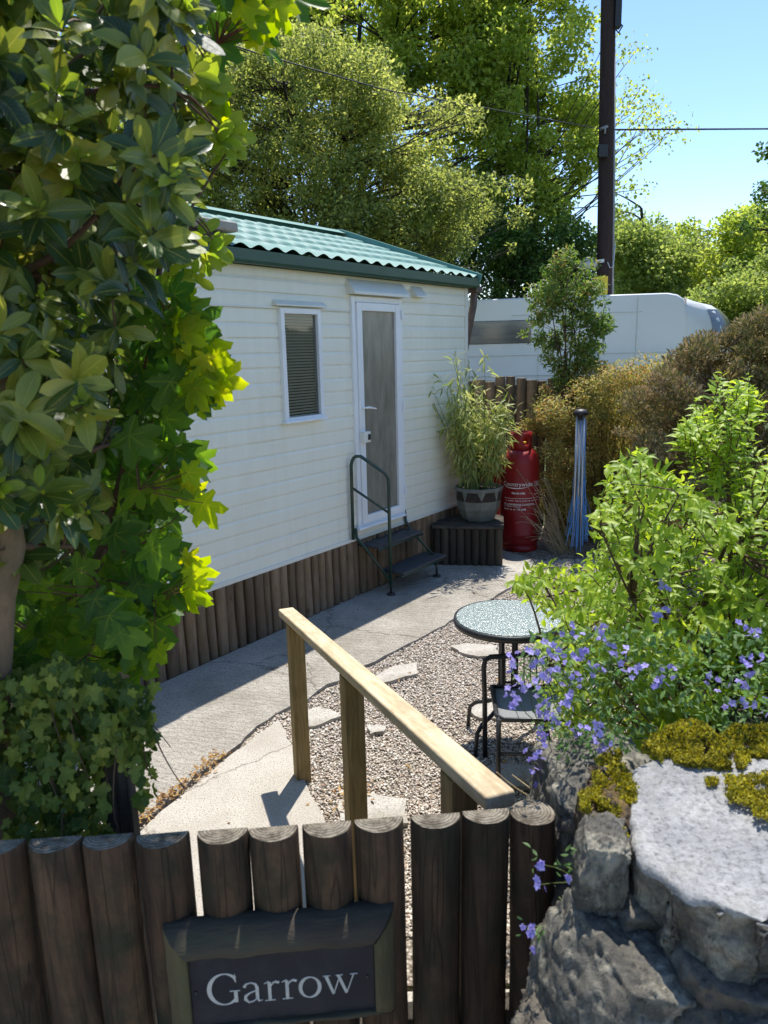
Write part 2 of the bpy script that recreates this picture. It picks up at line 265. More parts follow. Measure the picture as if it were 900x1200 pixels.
def gravelmat():
    m, nt, out = newmat('gravel bed')
    p = nd(nt, 'ShaderNodeBsdfPrincipled'); lk(nt, p, 0, out, 'Surface'); p.inputs['Roughness'].default_value = .95; p.inputs['Specular IOR Level'].default_value = .1
    co = coords(nt, jitter=False); v = nd(nt, 'ShaderNodeTexVoronoi'); v.inputs['Scale'].default_value = 75; lk(nt, co, 0, v, 'Vector')
    sp = nd(nt, 'ShaderNodeSeparateColor'); lk(nt, v, 'Color', sp, 0)
    r = ramp(nt, [(0, (.12, .10, .08)), (.4, (.30, .25, .2)), (.8, (.46, .40, .33)), (1, (.58, .53, .46))], sp, 0)
    r2 = ramp(nt, [(.3, (1, 1, 1)), (.7, (.3, .27, .24))], v, 'Distance')
    mx = nd(nt, 'ShaderNodeMix', data_type='RGBA', blend_type='MULTIPLY'); mx.inputs[0].default_value = .7; lk(nt, r, 'Color', mx, 6); lk(nt, r2, 'Color', mx, 7)
    lk(nt, mx, 2, p, 'Base Color')
    sub = nd(nt, 'ShaderNodeMath', operation='SUBTRACT'); sub.inputs[0].default_value = 1; lk(nt, v, 'Distance', sub, 1)
    b = bumpn(nt, sub, 0, .8, .01); lk(nt, b, 0, p, 'Normal'); return m
M['gravel'] = gravelmat()
M['grass'] = pm('rough grass ground', (.055, .085, .025), (.11, .10, .045), rough=1, scale=.8, bump=.8, bscale=8, bdist=.1, jitter=False)
def rock(name, c1, c2, spk, spk2, lichen, s1=4, bd=.02, lich=.6):
    m, nt, out = newmat(name)
    p = nd(nt, 'ShaderNodeBsdfPrincipled'); lk(nt, p, 0, out, 'Surface'); p.inputs['Roughness'].default_value = .88; p.inputs['Specular IOR Level'].default_value = .25
    co = coords(nt)
    n1 = noise(nt, co, s1, 8, .7); r1 = ramp(nt, [(.32, c1), (.66, c2)], n1, 'Fac')
    n2 = noise(nt, co, 85, 7, .8); r2 = ramp(nt, [(.36, spk), (.47, (1, 1, 1)), (.62, spk2)], n2, 'Fac')
    mx = nd(nt, 'ShaderNodeMix', data_type='RGBA', blend_type='MULTIPLY'); mx.inputs[0].default_value = 1; lk(nt, r1, 'Color', mx, 6); lk(nt, r2, 'Color', mx, 7)
    n3 = noise(nt, co, 14, 8, .75, .4); r3 = ramp(nt, [(.5, (0, 0, 0)), (.62, (lich,)*3)], n3, 'Fac')
    mx2 = nd(nt, 'ShaderNodeMix', data_type='RGBA'); lk(nt, r3, 'Color', mx2, 0); lk(nt, mx, 2, mx2, 6); mx2.inputs[7].default_value = (*lichen, 1)
    lk(nt, mx2, 2, p, 'Base Color')
    b = bumpn(nt, n1, 'Fac', .6, bd*2); b = bumpn(nt, n3, 'Fac', .6, bd, b); b = bumpn(nt, n2, 'Fac', .5, .003, b); lk(nt, b, 0, p, 'Normal')
    return m
M['granite'] = rock('pale speckled granite', (.31, .305, .295), (.21, .21, .21), (.42, .42, .43), (1.4, 1.4, 1.4), (.28, .27, .23), s1=9, lich=.35, bd=.01)
M['rock_grey'] = rock('rough grey stone', (.185, .175, .15), (.055, .052, .045), (.35, .33, .3), (1.25, 1.2, 1.1), (.38, .35, .27), lich=.7)
M['rock_dark'] = rock('dark weathered stone', (.15, .13, .105), (.06, .052, .045), (.4, .4, .4), (1.2, 1.2, 1.1), (.22, .20, .16), lich=.5)
M['rock_brown'] = rock('brown mossy stone', (.11, .08, .055), (.045, .032, .022), (.4, .35, .3), (1.2, 1.1, 1), (.28, .18, .04), s1=7, lich=.8)
M['moss'] = leafmat('golden moss', [(0., (.05, .05, .01)), (.3, (.18, .16, .018)), (.6, (.42, .36, .03)), (1., (.68, .60, .08))], trans=.25, tcol=1.4, rough=.9, patch=22, hs=0)
M['mossbase'] = pm('moss cushion', (.17, .12, .02), (.10, .06, .02), rough=1, scale=30, bump=1, bscale=120, bdist=.01)

def thinglass(name, tint, gloss=.12, rough=.02):
    m, nt, out = newmat(name)
    t = nd(nt, 'ShaderNodeBsdfTransparent'); t.inputs['Color'].default_value = (*tint, 1)
    g = nd(nt, 'ShaderNodeBsdfGlossy'); g.inputs['Roughness'].default_value = rough
    fr = nd(nt, 'ShaderNodeFresnel'); fr.inputs['IOR'].default_value = 1.5
    ad = nd(nt, 'ShaderNodeMath', operation='ADD'); lk(nt, fr, 0, ad, 0); ad.inputs[1].default_value = gloss
    ms = nd(nt, 'ShaderNodeMixShader'); lk(nt, ad, 0, ms, 0); lk(nt, t, 0, ms, 1); lk(nt, g, 0, ms, 2); lk(nt, ms, 0, out, 'Surface')
    return m
M['pane'] = thinglass('window pane', (.93, .95, .94), .02)
def tableglass():
    m, nt, out = newmat('rippled table glass')
    p = nd(nt, 'ShaderNodeBsdfPrincipled'); p.inputs['Roughness'].default_value = .32; p.inputs['Base Color'].default_value = (.23, .33, .30, 1)
    p.inputs['Transmission Weight'].default_value = .25
    co = coords(nt); n = noise(nt, co, 70, 4, .7); v = nd(nt, 'ShaderNodeTexVoronoi'); v.inputs['Scale'].default_value = 150; lk(nt, co, 0, v, 'Vector')
    b = bumpn(nt, v, 'Distance', .6, .003); b = bumpn(nt, n, 'Fac', .5, .004, b); lk(nt, b, 0, p, 'Normal'); lk(nt, p, 0, out, 'Surface')
    n2 = noise(nt, co, 110, 3, .7); r = ramp(nt, [(.4, (.07, .12, .105)), (.6, (.13, .19, .17)), (.78, (.28, .35, .32))], n2, 'Fac'); lk(nt, r, 'Color', p, 'Base Color')
    return m
M['tableglass'] = tableglass()

# ------------------------------------------------------------------ mesh helpers
def npmesh(name, V, Fc, mats, smooth=False, luv=None, midx=None):
    V = np.asarray(V, np.float32); Fc = np.asarray(Fc, np.int32)
    me = bpy.data.meshes.new(name); nv = len(V); nf, k = Fc.shape
    me.vertices.add(nv); me.vertices.foreach_set('co', V.ravel())
    me.loops.add(nf*k); me.loops.foreach_set('vertex_index', Fc.ravel())
    me.polygons.add(nf); me.polygons.foreach_set('loop_start', np.arange(nf, dtype=np.int32)*k)
    if smooth: me.polygons.foreach_set('use_smooth', np.ones(nf, bool))
    for m in (mats if isinstance(mats, (list, tuple)) else [mats]): me.materials.append(m)
    if midx is not None: me.polygons.foreach_set('material_index', np.asarray(midx, np.int32))
    if luv is not None:
        a = me.attributes.new('luv', 'FLOAT_VECTOR', 'POINT'); a.data.foreach_set('vector', np.asarray(luv, np.float32).ravel())
    me.update(calc_edges=True); return me
class MB:
    def __init__(s): s.v = []; s.f = []; s.m = []
    def add(s, V, Fs, mi=0):
        b = len(s.v); s.v += [tuple(map(float, p)) for p in V]
        for f in Fs: s.f.append(tuple(b+i for i in f)); s.m.append(mi)
    def box(s, c, size, M3=None, mi=0):
        c = np.array(c, float); h = np.array(size, float)/2
        P = np.array([[x, y, z] for x in (-1, 1) for y in (-1, 1) for z in (-1, 1)])*h
        if M3 is not None: P = P @ np.array(M3).T
        s.add(P+c, [(0, 1, 3, 2), (4, 6, 7, 5), (0, 4, 5, 1), (2, 3, 7, 6), (0, 2, 6, 4), (1, 5, 7, 3)], mi)
    def beam(s, a, b, w, h, up=(0, 0, 1), mi=0):
        a = np.array(a, float); b = np.array(b, float); d = b-a; L = np.linalg.norm(d); d /= L
        x = np.cross(d, up); x /= np.linalg.norm(x); z = np.cross(x, d)
        s.box((a+b)/2, (w, L, h), np.array([x, d, z]).T, mi)
    def tube(s, P, r, n=8, cap=True, mi=0):
        P = [np.array(p, float) for p in P]; rs = r if hasattr(r, '__len__') else [r]*len(P)
        V = []; prev = None
        for i, p in enumerate(P):
            t = P[min(i+1, len(P)-1)]-P[max(i-1, 0)]; t = t/(np.linalg.norm(t)+1e-9)
            if prev is None:
                a = np.array([0, 0, 1.]) if abs(t[2]) < .9 else np.array([1., 0, 0])
                x = np.cross(a, t)
            else: x = prev - t*np.dot(prev, t)
            x /= np.linalg.norm(x)+1e-9; prev = x; y = np.cross(t, x)
            for k in range(n):
                a = 2*math.pi*k/n; V.append(p+(x*math.cos(a)+y*math.sin(a))*rs[i])
        Fs = [(i*n+k, i*n+(k+1) % n, (i+1)*n+(k+1) % n, (i+1)*n+k) for i in range(len(P)-1) for k in range(n)]
        if cap: Fs += [tuple(range(n))[::-1], tuple((len(P)-1)*n+k for k in range(n))]
        s.add(V, Fs, mi)
    def lathe(s, prof, c=(0, 0, 0), n=24, mi=0, flat=1.0):
        V = [(c[0]+r*math.cos(2*math.pi*k/n), c[1]+r*math.sin(2*math.pi*k/n)*flat, c[2]+z) for r, z in prof for k in range(n)]
        Fs = [(i*n+k, i*n+(k+1) % n, (i+1)*n+(k+1) % n, (i+1)*n+k) for i in range(len(prof)-1) for k in range(n)]
        s.add(V, Fs, mi)
    def prism(s, poly, z0, z1, mi=0, top_mi=None):
        n = len(poly); V = [(p[0], p[1], z0) for p in poly]+[(p[0], p[1], z1) for p in poly]
        s.add(V, [(i, (i+1) % n, n+(i+1) % n, n+i) for i in range(n)]+[tuple(range(n))[::-1]], mi)
        s.add([(p[0], p[1], z1) for p in poly], [tuple(range(n))], mi if top_mi is None else top_mi)
    def mesh(s, name, mats, smooth=False):
        me = bpy.data.meshes.new(name); me.from_pydata(s.v, [], s.f)
        for m in (mats if isinstance(mats, (list, tuple)) else [mats]): me.materials.append(m)
        me.polygons.foreach_set('material_index', s.m)
        if smooth: me.polygons.foreach_set('use_smooth', [True]*len(s.f))
        me.update(); return me
    def build(s, name, mats, parent=None, smooth=False, bevel=0, loc=None, rotz=0, seg=2):
        o = bpy.data.objects.new(name, s.mesh(name, mats, smooth)); COL.objects.link(o)
        if parent is not None: o.parent = parent
        if loc is not None: o.location = tuple(loc)
        o.rotation_euler.z = rotz
        if bevel:
            b = o.modifiers.new('bevel', 'BEVEL'); b.width = bevel; b.segments = seg; b.limit_method = 'ANGLE'; b.angle_limit = R_(35); b.harden_normals = False
            if smooth or True:
                for p in o.data.polygons: p.use_smooth = True
                w = o.modifiers.new('wn', 'WEIGHTED_NORMAL'); w.keep_sharp = False
        return o
def link(name, me, parent=None, loc=None, rotz=0):
    o = bpy.data.objects.new(name, me); COL.objects.link(o)
    if parent is not None: o.parent = parent
    if loc is not None: o.location = tuple(loc)
    o.rotation_euler.z = rotz
    return o
def tag(o, label=None, cat=None, group=None, kind=None):
    if label: o['label'] = label
    if cat: o['category'] = cat
    if group: o['group'] = group
    if kind: o['kind'] = kind
    return o
def thing(name, label, cat, loc=(0, 0, 0), rotz=0, group=None):
    o = bpy.data.objects.new(name, None); COL.objects.link(o); o.location = tuple(loc); o.rotation_euler.z = rotz; o.empty_display_size = .1
    return tag(o, label, cat, group)
def arc(c, r, a0, a1, n, ax=(1, 0, 0), ay=(0, 0, 1)):
    c = np.array(c, float); ax = np.array(ax, float); ay = np.array(ay, float)
    return [c+r*(ax*math.cos(R_(a0+(a1-a0)*i/n))+ay*math.sin(R_(a0+(a1-a0)*i/n))) for i in range(n+1)]

# log: round or half round (flat side towards +y), local origin on its axis at the foot
def log_mesh(name, r, h, half=False, seed=0, wob=.04, n=14, ztop_tilt=0, mats=None, dome=.004):
    g = np.random.default_rng(seed); rows = 7; V = []
    if half: ang = [math.pi+math.pi*k/(n-1) for k in range(n)]
    else: ang = [2*math.pi*k/n for k in range(n)]
    ph = g.uniform(0, 6, 4); amp = g.uniform(.3, 1, 4)*wob
    bx, by = g.normal(0, r*.05, 2)
    for i in range(rows+2):
        t = min(i, rows)/rows; z = h*t; rr = r*(1-.03*t)
        if i == rows: z = h-.006
        if i == rows+1: z = h; rr *= .965
        for a in ang:
            k = 1+amp[0]*math.sin(2*a+ph[0]+2*t)+amp[1]*math.sin(3*a+ph[1])+amp[2]*math.sin(5*t+ph[2])+.5*amp[3]*math.sin(7*a+9*t+ph[3])
            x = rr*k*math.cos(a); y = rr*k*math.sin(a)
            if half and math.sin(a) > -1e-3: y = 0
            V.append((x+bx*math.sin(t*3), y+by*math.sin(t*3), z+(ztop_tilt*x if i >= rows else 0)))
    m = len(ang); b = MB()
    Fs = []
    for i in range(rows+1):
        for k in range(m if not half else m-1): Fs.append((i*m+k, i*m+(k+1) % m, (i+1)*m+(k+1) % m, (i+1)*m+k))
        if half: Fs.append((i*m+m-1, i*m, (i+1)*m, (i+1)*m+m-1))
    b.add(V, Fs, 0)
    top = V[-m:]; cz = sum(p[2] for p in top)/m + dome; cx = sum(p[0] for p in top)/m; cy = sum(p[1] for p in top)/m
    b.add(top+[(cx, cy, cz)], [(k, (k+1) % m, m) for k in range(m)], 1)
    me = b.mesh(name, mats or [M['log_gate'], M['log_end']], False)
    sm = [mi == 0 for mi in b.m]; me.polygons.foreach_set('use_smooth', sm)
    return me

# ------------------------------------------------------------------ leaf templates (y along the leaf, z its face)
def t_oval(w=.38, rows=6, fold=.22, droop=.25, tip=.9, base=.12, wave=0, pw=.8):
    V = []; UV = []
    for i in range(rows):
        t = i/(rows-1); ww = w*.5*(math.sin(math.pi*(t**tip)*.96+.03)**pw)*(1 if i < rows-1 else .12)
        if i == 0: ww = w*base*.3
        z = -droop*t*t
        for sx in (-1, 0, 1):
            V.append((sx*ww, t, z+abs(sx)*ww*fold*2+(wave*math.sin(t*9+sx) if sx else 0))); UV.append((sx, t, 0))
    Fq = [(i*3+k, i*3+k+1, (i+1)*3+k+1, (i+1)*3+k) for i in range(rows-1) for k in (0, 1)]
    return np.array(V), np.array(Fq), np.array(UV)
def t_rhomb(w=.5, fold=.15):
    V = np.array([(0, 0, 0), (w/2, .45, fold), (0, 1, -.05), (-w/2, .45, fold)])
    return V, np.array([(0, 1, 2), (0, 2, 3)]), V*0
def t_palm(lobes, teeth=.06, npts=44, cup=.12, seed=1, inner=.0):
    """lobes: (angle deg from tip, length, halfwidth deg)"""
    g = np.random.default_rng(seed); V = [(0, 0, 0)]; UV = [(0, 0, 0)]
    A = np.linspace(-178, 178, npts)
    for i, a in enumerate(A):
        r = .36
        for la, ll, lw in lobes:
            d = abs((a-la+180) % 360-180)/lw
            if d < 1: r = max(r, ll*(1-d**1.4*(.55)))
            elif d < 1.6: r = max(r, ll*.38*(1.6-d)/.6)
        if abs(a) > 160: r *= .6
        r *= 1+teeth*(1 if i % 2 else -1)
        x = r*math.sin(R_(a)); y = r*math.cos(R_(a))
        nearest = min(abs((a-la+180) % 360-180)/lw for la, ll, lw in lobes)
        V.append((x, y, -.22*r*r+cup*min(nearest, 1)*r*.6)); UV.append((min(nearest, 1), r*1.1, 0))
    Fq = [(0, i, i+1) for i in range(1, npts)]
    return np.array(V), np.array(Fq), np.array(UV)
T_SYC = t_palm([(0, 1., 30), (50, .92, 27), (-50, .92, 27), (112, .62, 28), (-112, .62, 28)], teeth=.05)
T_IVY = t_palm([(0, 1., 36), (62, .74, 32), (-62, .74, 32), (128, .5, 30), (-128, .5, 30)], teeth=.0, npts=30)
T_OV = t_oval(.44, 8, .16, .22, tip=1.3, pw=.62)
T_OVN = t_oval(.40, 4, .2, .25)
T_LAN = t_oval(.44, 4, .2, .35)
T_BAM = t_oval(.17, 5, .1, .5)
T_RH = t_rhomb(.55); T_RHN = t_rhomb(.34); T_RHS = t_rhomb(.8)
T_NEED = t_rhomb(.38, .05)
def unit(a): return a/(np.linalg.norm(a, axis=-1, keepdims=True)+1e-9)
def rdir(n, up=0., g=None):
    g = g or rng; v = g.normal(size=(n, 3)); v = unit(v); v[:, 2] += up; return unit(v)
def place(T, P, D_, N_, S, curl=None):
    V, Fq, UV = T; n = len(P); k = len(V)
    y = unit(D_); x = unit(np.cross(y, N_)); z = np.cross(x, y)
    S = np.asarray(S).reshape(n, 1, 1); c = np.ones(n) if curl is None else curl
    Vt = np.broadcast_to(V, (n, k, 3))
    O = P[:, None, :]+S*(x[:, None, :]*Vt[..., 0:1]+y[:, None, :]*Vt[..., 1:2]+z[:, None, :]*Vt[..., 2:3]*c[:, None, None])
    Fo = (Fq[None]+(np.arange(n)*k)[:, None, None]).reshape(-1, Fq.shape[1])
    return O.reshape(-1, 3), Fo, np.broadcast_to(UV, (n, k, 3)).reshape(-1, 3)
def leaves(name, T, P, D_, N_, S, mat, parent=None, curl=None, smooth=True):
    V, Fo, UV = place(T, P, D_, N_, S, curl)
    return link(name, npmesh(name, V, Fo, mat, smooth, UV), parent)
def inpoly(px, py, poly):
    ins = np.zeros(len(px), bool); j = len(poly)-1
    for i in range(len(poly)):
        xi, yi = poly[i]; xj, yj = poly[j]
        c = ((yi > py) != (yj > py)) & (px < (xj-xi)*(py-yi)/(yj-yi+1e-12)+xi); ins ^= c; j = i
    return ins
def vol(poly, y0, y1, n):
    """n points of a plant's volume: its outline as surveyed, its depth y0..y1"""
    poly = np.array(poly, float); lo = poly.min(0); hi = poly.max(0); out = []
    while len(out) < n:
        px = rng.uniform(lo[0], hi[0], n*2); py = rng.uniform(lo[1], hi[1], n*2); ok = inpoly(px, py, poly)
        for x, y in zip(px[ok], py[ok]):
            out.append(Y(x, y, rng.uniform(y0, y1)))
            if len(out) >= n: break
    return np.array(out)
def bez(a, b, bend=.15, n=6, sag=0, g=None):
    g = g or rng; a = np.array(a, float); b = np.array(b, float); L = np.linalg.norm(b-a)
    m = (a+b)/2+g.normal(size=3)*L*bend*.5+np.array([0, 0, sag*L])
    t = np.linspace(0, 1, n)[:, None]; return (1-t)**2*a+2*t*(1-t)*m+t*t*b

# ================================================================== SETTING
def hgt(x, y):
    def ss(a, b, v):
        t = np.clip((v-a)/(b-a), 0, 1); return t*t*(3-2*t)
    z = .75*ss(8.7, 12.5, y+.0*x)
    z = z + .22*ss(1.85, 1.55, y)*1.0
    z = z + 5.0*ss(22, 120, y) + .05*np.sin(x*.7)*np.sin(y*.5)*ss(9, 14, y)
    z = z + 1.2*ss(20, 90, np.abs(x))
    return z
def tgrid(n, a, p=3): t = np.linspace(-1, 1, n); return np.sign(t)*np.abs(t)**p*a
gx = tgrid(161, 600); gy = tgrid(161, 600)+4
X_, Y_ = np.meshgrid(gx, gy); Z_ = hgt(X_, Y_)-.02
ii = np.arange(160*161).reshape(160, 161)[:, :-1].ravel()
tag(link('ground', npmesh('ground', np.stack([X_.ravel(), Y_.ravel(), Z_.ravel()], 1), np.stack([ii, ii+1, ii+162, ii+161], 1), M['grass'], True)), kind='structure')
b = MB(); b.prism([(-3, 2.0), (2.6, 2.0), (3.2, 5), (3.0, 8.2), (-3, 8.2)], -.05, 0.0)
tag(b.build('gravel_bed', M['gravel']), kind='structure')
b = MB(); b.prism([(-4, -2), (3, -2), (3, 1.75), (-4, 1.75)], -.05, .225)
tag(b.build('entrance_path', M['slab']), kind='structure')
edge = [(1.42, 6.75), (1.049, 5.975), (.48, 5.208), (-.08, 4.50), (-.632, 3.80), (-.85, 3.32), (-1.06, 2.86), (-1.25, 2.3)]
w1 = W(-4.5, .04); w2 = W(2.3, .04)
def jag(pts, n=7, a=.012):
    out = []
    for p, q in zip(pts[:-1], pts[1:]):
        for i in range(n):
            t = i/n; out.append((p[0]+(q[0]-p[0])*t+rng.normal()*a, p[1]+(q[1]-p[1])*t+rng.normal()*a))
    return out+[pts[-1]]
poly = [(w1[0], w1[1]), ] + [(-3.4, 2.1)] + jag(edge)[::-1] + [(w2[0], w2[1])]
eg = jag(edge, 8); b = MB(); V = []
for i, p in enumerate(eg[::-1]):
    t = i/(len(eg)-1); q = W(-4.6+(2.36+4.6)*t**1.0, .04); r_ = np.array([q[0], q[1]])
    # the near end of the strip reaches further left
    for k in range(7): u_ = k/6; v = np.array(p)*(1-u_)+r_*u_; V.append((v[0], v[1], .022))
    V.append((p[0], p[1], -.04))
m_ = 8; Fs = [(i*m_+k, (i+1)*m_+k, (i+1)*m_+k+1, i*m_+k+1) for i in range(len(eg)-1) for k in range(6)]+[((i+1)*m_, i*m_, i*m_+7, (i+1)*m_+7) for i in range(len(eg)-1)]
b.add(V, Fs); tag(b.build('concrete_path', M['path']), kind='structure')
sl = [(-.60, 3.74), (-.82, 3.30), (-1.03, 2.84), (-1.2, 2.2), (-.1, 2.2), (-.28, 2.82), (-.40, 3.14), (-.47, 3.4)]
b = MB(); b.prism(jag(sl+[sl[0]], 5, .006)[:-1], -.04, .026); tag(b.build('concrete_slab', M['slab']), kind='structure')

# pebbles: loose stones over the gravel bed
def ico():
    t = (1+5**.5)/2
    V = np.array([(-1, t, 0), (1, t, 0), (-1, -t, 0), (1, -t, 0), (0, -1, t), (0, 1, t), (0, -1, -t), (0, 1, -t), (t, 0, -1), (t, 0, 1), (-t, 0, -1), (-t, 0, 1)])/math.sqrt(1+t*t)
    Fq = np.array([(0, 11, 5), (0, 5, 1), (0, 1, 7), (0, 7, 10), (0, 10, 11), (1, 5, 9), (5, 11, 4), (11, 10, 2), (10, 7, 6), (7, 1, 8), (3, 9, 4), (3, 4, 2), (3, 2, 6), (3, 6, 8), (3, 8, 9), (4, 9, 5), (2, 4, 11), (6, 2, 10), (8, 6, 7), (9, 8, 1)])
    return V, Fq
IV, IF = ico()
def pebbles(name, P, S, mat):
    n = len(P); g = rng
    q = g.normal(size=(n, 4)); q /= np.linalg.norm(q, axis=1, keepdims=True); a, b_, c, d = q.T
    Rm = np.stack([1-2*(c*c+d*d), 2*(b_*c-a*d), 2*(b_*d+a*c), 2*(b_*c+a*d), 1-2*(b_*b_+d*d), 2*(c*d-a*b_), 2*(b_*d-a*c), 2*(c*d+a*b_), 1-2*(b_*b_+c*c)], 1).reshape(n, 3, 3)
    V = IV[None]*g.uniform(.8, 1.15, (n, 12, 1))*g.uniform(.6, 1.2, (n, 1, 3))
    V = np.einsum('nij,nkj->nki', Rm, V)*S[:, None, None]; V[..., 2] *= .7; V += P[:, None, :]
    Fo = (IF[None]+(np.arange(n)*12)[:, None, None]).reshape(-1, 3)
    return link(name, npmesh(name, V.reshape(-1, 3), Fo, mat, True))
slp = np.array(sl); ep = np.array(poly)
n = 150000; px = rng.uniform(-.7, 2.4, n); py = 2.2+4.6*rng.random(n)**1.25
ok = ~inpoly(px, py, ep*1.0) & ~inpoly(px, py, slp); px = px[ok]; py = py[ok]; S = rng.uniform(.0038, .0088, len(px))
tag(pebbles('gravel', np.stack([px, py, rng.uniform(.0, .010, len(px))], 1), S, M['pebble']), kind='stuff')

# stepping stones
def stone_slab(pts, z, th, name, label, mat, group=None):
    c = np.mean(pts, 0); b = MB(); P = []
    for i in range(len(pts)):
        p, q = pts[i], pts[(i+1) % len(pts)]
        for t in (0, .33, .66): P.append((p[0]+(q[0]-p[0])*t-c[0]+rng.normal()*.006, p[1]+(q[1]-p[1])*t-c[1]+rng.normal()*.006))
    b.prism(P, 0, th); o = b.build(name, mat, bevel=.006, loc=(c[0], c[1], z))
    o.rotation_euler.x = rng.normal()*.015; o.rotation_euler.y = rng.normal()*.02
    return tag(o, label, 'stepping stone', group)
def gp(*q): return [G(x, y, .02)[:2] for x, y in q]
SS = [(gp((440, 792), (462, 781), (488, 777), (491, 789), (466, 797), (446, 803)), 'white angular stepping stone in gravel just beyond the middle rail post'),
      (gp((350, 838), (372, 828), (402, 840), (368, 853), (348, 852)), 'pale stepping stone tucked behind the far rail post'),
      (gp((430, 851), (448, 850), (452, 858), (432, 861)), 'small blue grey stepping stone right of the second rail post'),
      (gp((395, 940), (430, 930), (475, 938), (478, 965), (400, 965)), 'stepping stone directly behind the log gate'),
      (gp((527, 758), (545, 755), (580, 757), (584, 770), (560, 770), (540, 765)), 'flat grey stepping stone left of the table legs'),
      (gp((548, 832), (572, 822), (595, 828), (590, 842), (562, 842)), 'pale stepping stone under the table feet'),
      (gp((565, 900), (600, 895), (650, 900), (668, 915), (640, 925), (590, 922)), 'long pale stepping stone under the near chair'),
      (gp((578, 662), (620, 660), (640, 672), (600, 684), (580, 676)), 'cracked pale slab in front of the red gas cylinders')]
for pts, lab in SS: stone_slab(pts, .002, .024, 'stepping_stone', lab, M['stone_flat'], 'stepping stones in the gravel')

# dry leaves blown along the crack of the path
pp = []
cl_ = [(0, .05), (.06, .03), (.2, .05), (.27, .03), (.42, .05), (.55, .035), (.63, .03)]
for i in range(230):
    u0, w0 = cl_[rng.integers(7)]; t = u0+rng.normal()*w0; a = np.array((-1.08, 2.84)); c_ = np.array((-.70, 3.66)); p = a+(c_-a)*t; pp.append((p[0]+rng.normal()*.022, p[1]+rng.normal()*.02, .032+rng.random()*.012))
for i in range(60): pp.append((rng.uniform(-1.2, 1.6), rng.uniform(2.6, 6.8), .03))
for i in range(60): pp.append((-.2+rng.normal()*.05, 2.98+rng.normal()*.06, .034))
pp = np.array(pp); n = len(pp); D0 = rng.normal(size=(n, 3)); D0[:, 2] *= .25; N0 = rdir(n, 1.5)
tag(leaves('fallen_leaves', T_OVN, pp, D0, N0, rng.uniform(.012, .034, n), M['leaf_dry'], curl=rng.uniform(-3, 3, n)), kind='stuff')

# ================================================================== STATIC CARAVAN
S0, S1 = -5.2, 2.22           # wall extent along s
ZB, ZT = .50, 2.56
DEP = 3.1
car = thing('static_caravan', 'cream clad static caravan with pale green pantile roof beside the concrete path', 'static caravan', W0, math.pi/2-TH)
def cl(s, o, z): return (s, -o, z)     # local frame: x along the wall, -y outwards
# siding: lapped profile boards, one sheet per wall, with the door and window cut out
def siding(x0, x1, z0, z1, y, nrm=-1):
    b = MB(); pitch = .098; z = z0; k = 0
    while z < z1-1e-4:
        zt = min(z+pitch, z1); hh = zt-z; dp = .008 if k % 2 == 0 else .0045
        prof = [(0, dp), (hh*.72, dp*.85), (hh*.90, .001), (hh, .0)]
        for (a, da), (c_, dc) in zip(prof[:-1], prof[1:]):
            b.add([(x0, y+nrm*da, z+a), (x1, y+nrm*da, z+a), (x1, y+nrm*dc, z+c_), (x0, y+nrm*dc, z+c_)], [(0, 1, 2, 3)])
        b.add([(x0, y, z), (x1, y, z), (x1, y+nrm*dp, z), (x0, y+nrm*dp, z)], [(0, 1, 2, 3)])
        z = zt; k += 1
    return b
holes = [(-.355, .065, 1.48, 2.262), (.43, 1.10, .60, 2.375)]
zl = [ZB+.098*i for i in range(22)]
b = MB()
def sid(x0, x1, z0, z1):
    q = siding(x0, x1, z0, z1, 0); b.add(q.v, q.f)
(wx0, wx1, wz0, wz1), (dx0, dx1, dz0, dz1) = holes
a1 = ZB+.098*10; a2 = ZB+.098*18
def cols(z0, z1, ivs):
    for x0, x1 in ivs: sid(x0, x1, z0, z1)
cols(ZB, ZB+.098, [(S0, S1)])
cols(ZB+.098, a1, [(S0, dx0), (dx1, S1)])
cols(a1, a1+.098*8, [(S0, wx0), (wx1, dx0), (dx1, S1)])
cols(a2, a2+.098, [(S0, dx0), (dx1, S1)])
cols(a2+.098, ZT, [(S0, S1)])
b.build('wall', M['siding'], car)
# inner box: the room behind the openings (dark), the end wall and back wall
b = MB(); x1 = S1
b.add([(S1, 0, ZB), (S1, DEP, ZB), (S1, DEP, ZT), (S1, DEP/2, ZT+.53), (S1, 0, ZT)], [(0, 1, 2, 3, 4)])
b.add([(S0, 0, ZB), (S0, DEP, ZB), (S0, DEP, ZT), (S0, DEP/2, ZT+.53), (S0, 0, ZT)], [(4, 3, 2, 1, 0)])
b.add([(S0, DEP, ZB), (S1, DEP, ZB), (S1, DEP, ZT), (S0, DEP, ZT)], [(0, 1, 2, 3)])
b.add([(S0, 0, ZB), (S1, 0, ZB), (S1, DEP, ZB), (S0, DEP, ZB)], [(3, 2, 1, 0)])
b.build('end_wall', M['siding'], car)
# room lining as an open box
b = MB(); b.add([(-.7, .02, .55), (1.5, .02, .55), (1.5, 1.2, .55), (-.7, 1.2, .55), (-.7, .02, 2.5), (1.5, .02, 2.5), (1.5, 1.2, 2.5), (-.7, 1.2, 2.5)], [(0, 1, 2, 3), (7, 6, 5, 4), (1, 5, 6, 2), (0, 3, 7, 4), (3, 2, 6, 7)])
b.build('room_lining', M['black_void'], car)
# corner and bottom trims
b = MB(); b.box((S1-.015, -.006, (ZB+ZT)/2), (.05, .02, ZT-ZB)); b.build('corner_trim', M['cream'], car, bevel=.004)
b = MB(); b.box(((S0+S1)/2, -.008, ZB-.012), (S1-S0, .022, .03)); b.build('bottom_trim', M['cream'], car, bevel=.003)
b = MB(); b.box(((S0+dx0)/2-.0, -.0105, 2.262), (dx0-S0-.02, .006, .012)); b.build('joint_strip', M['cream'], car)
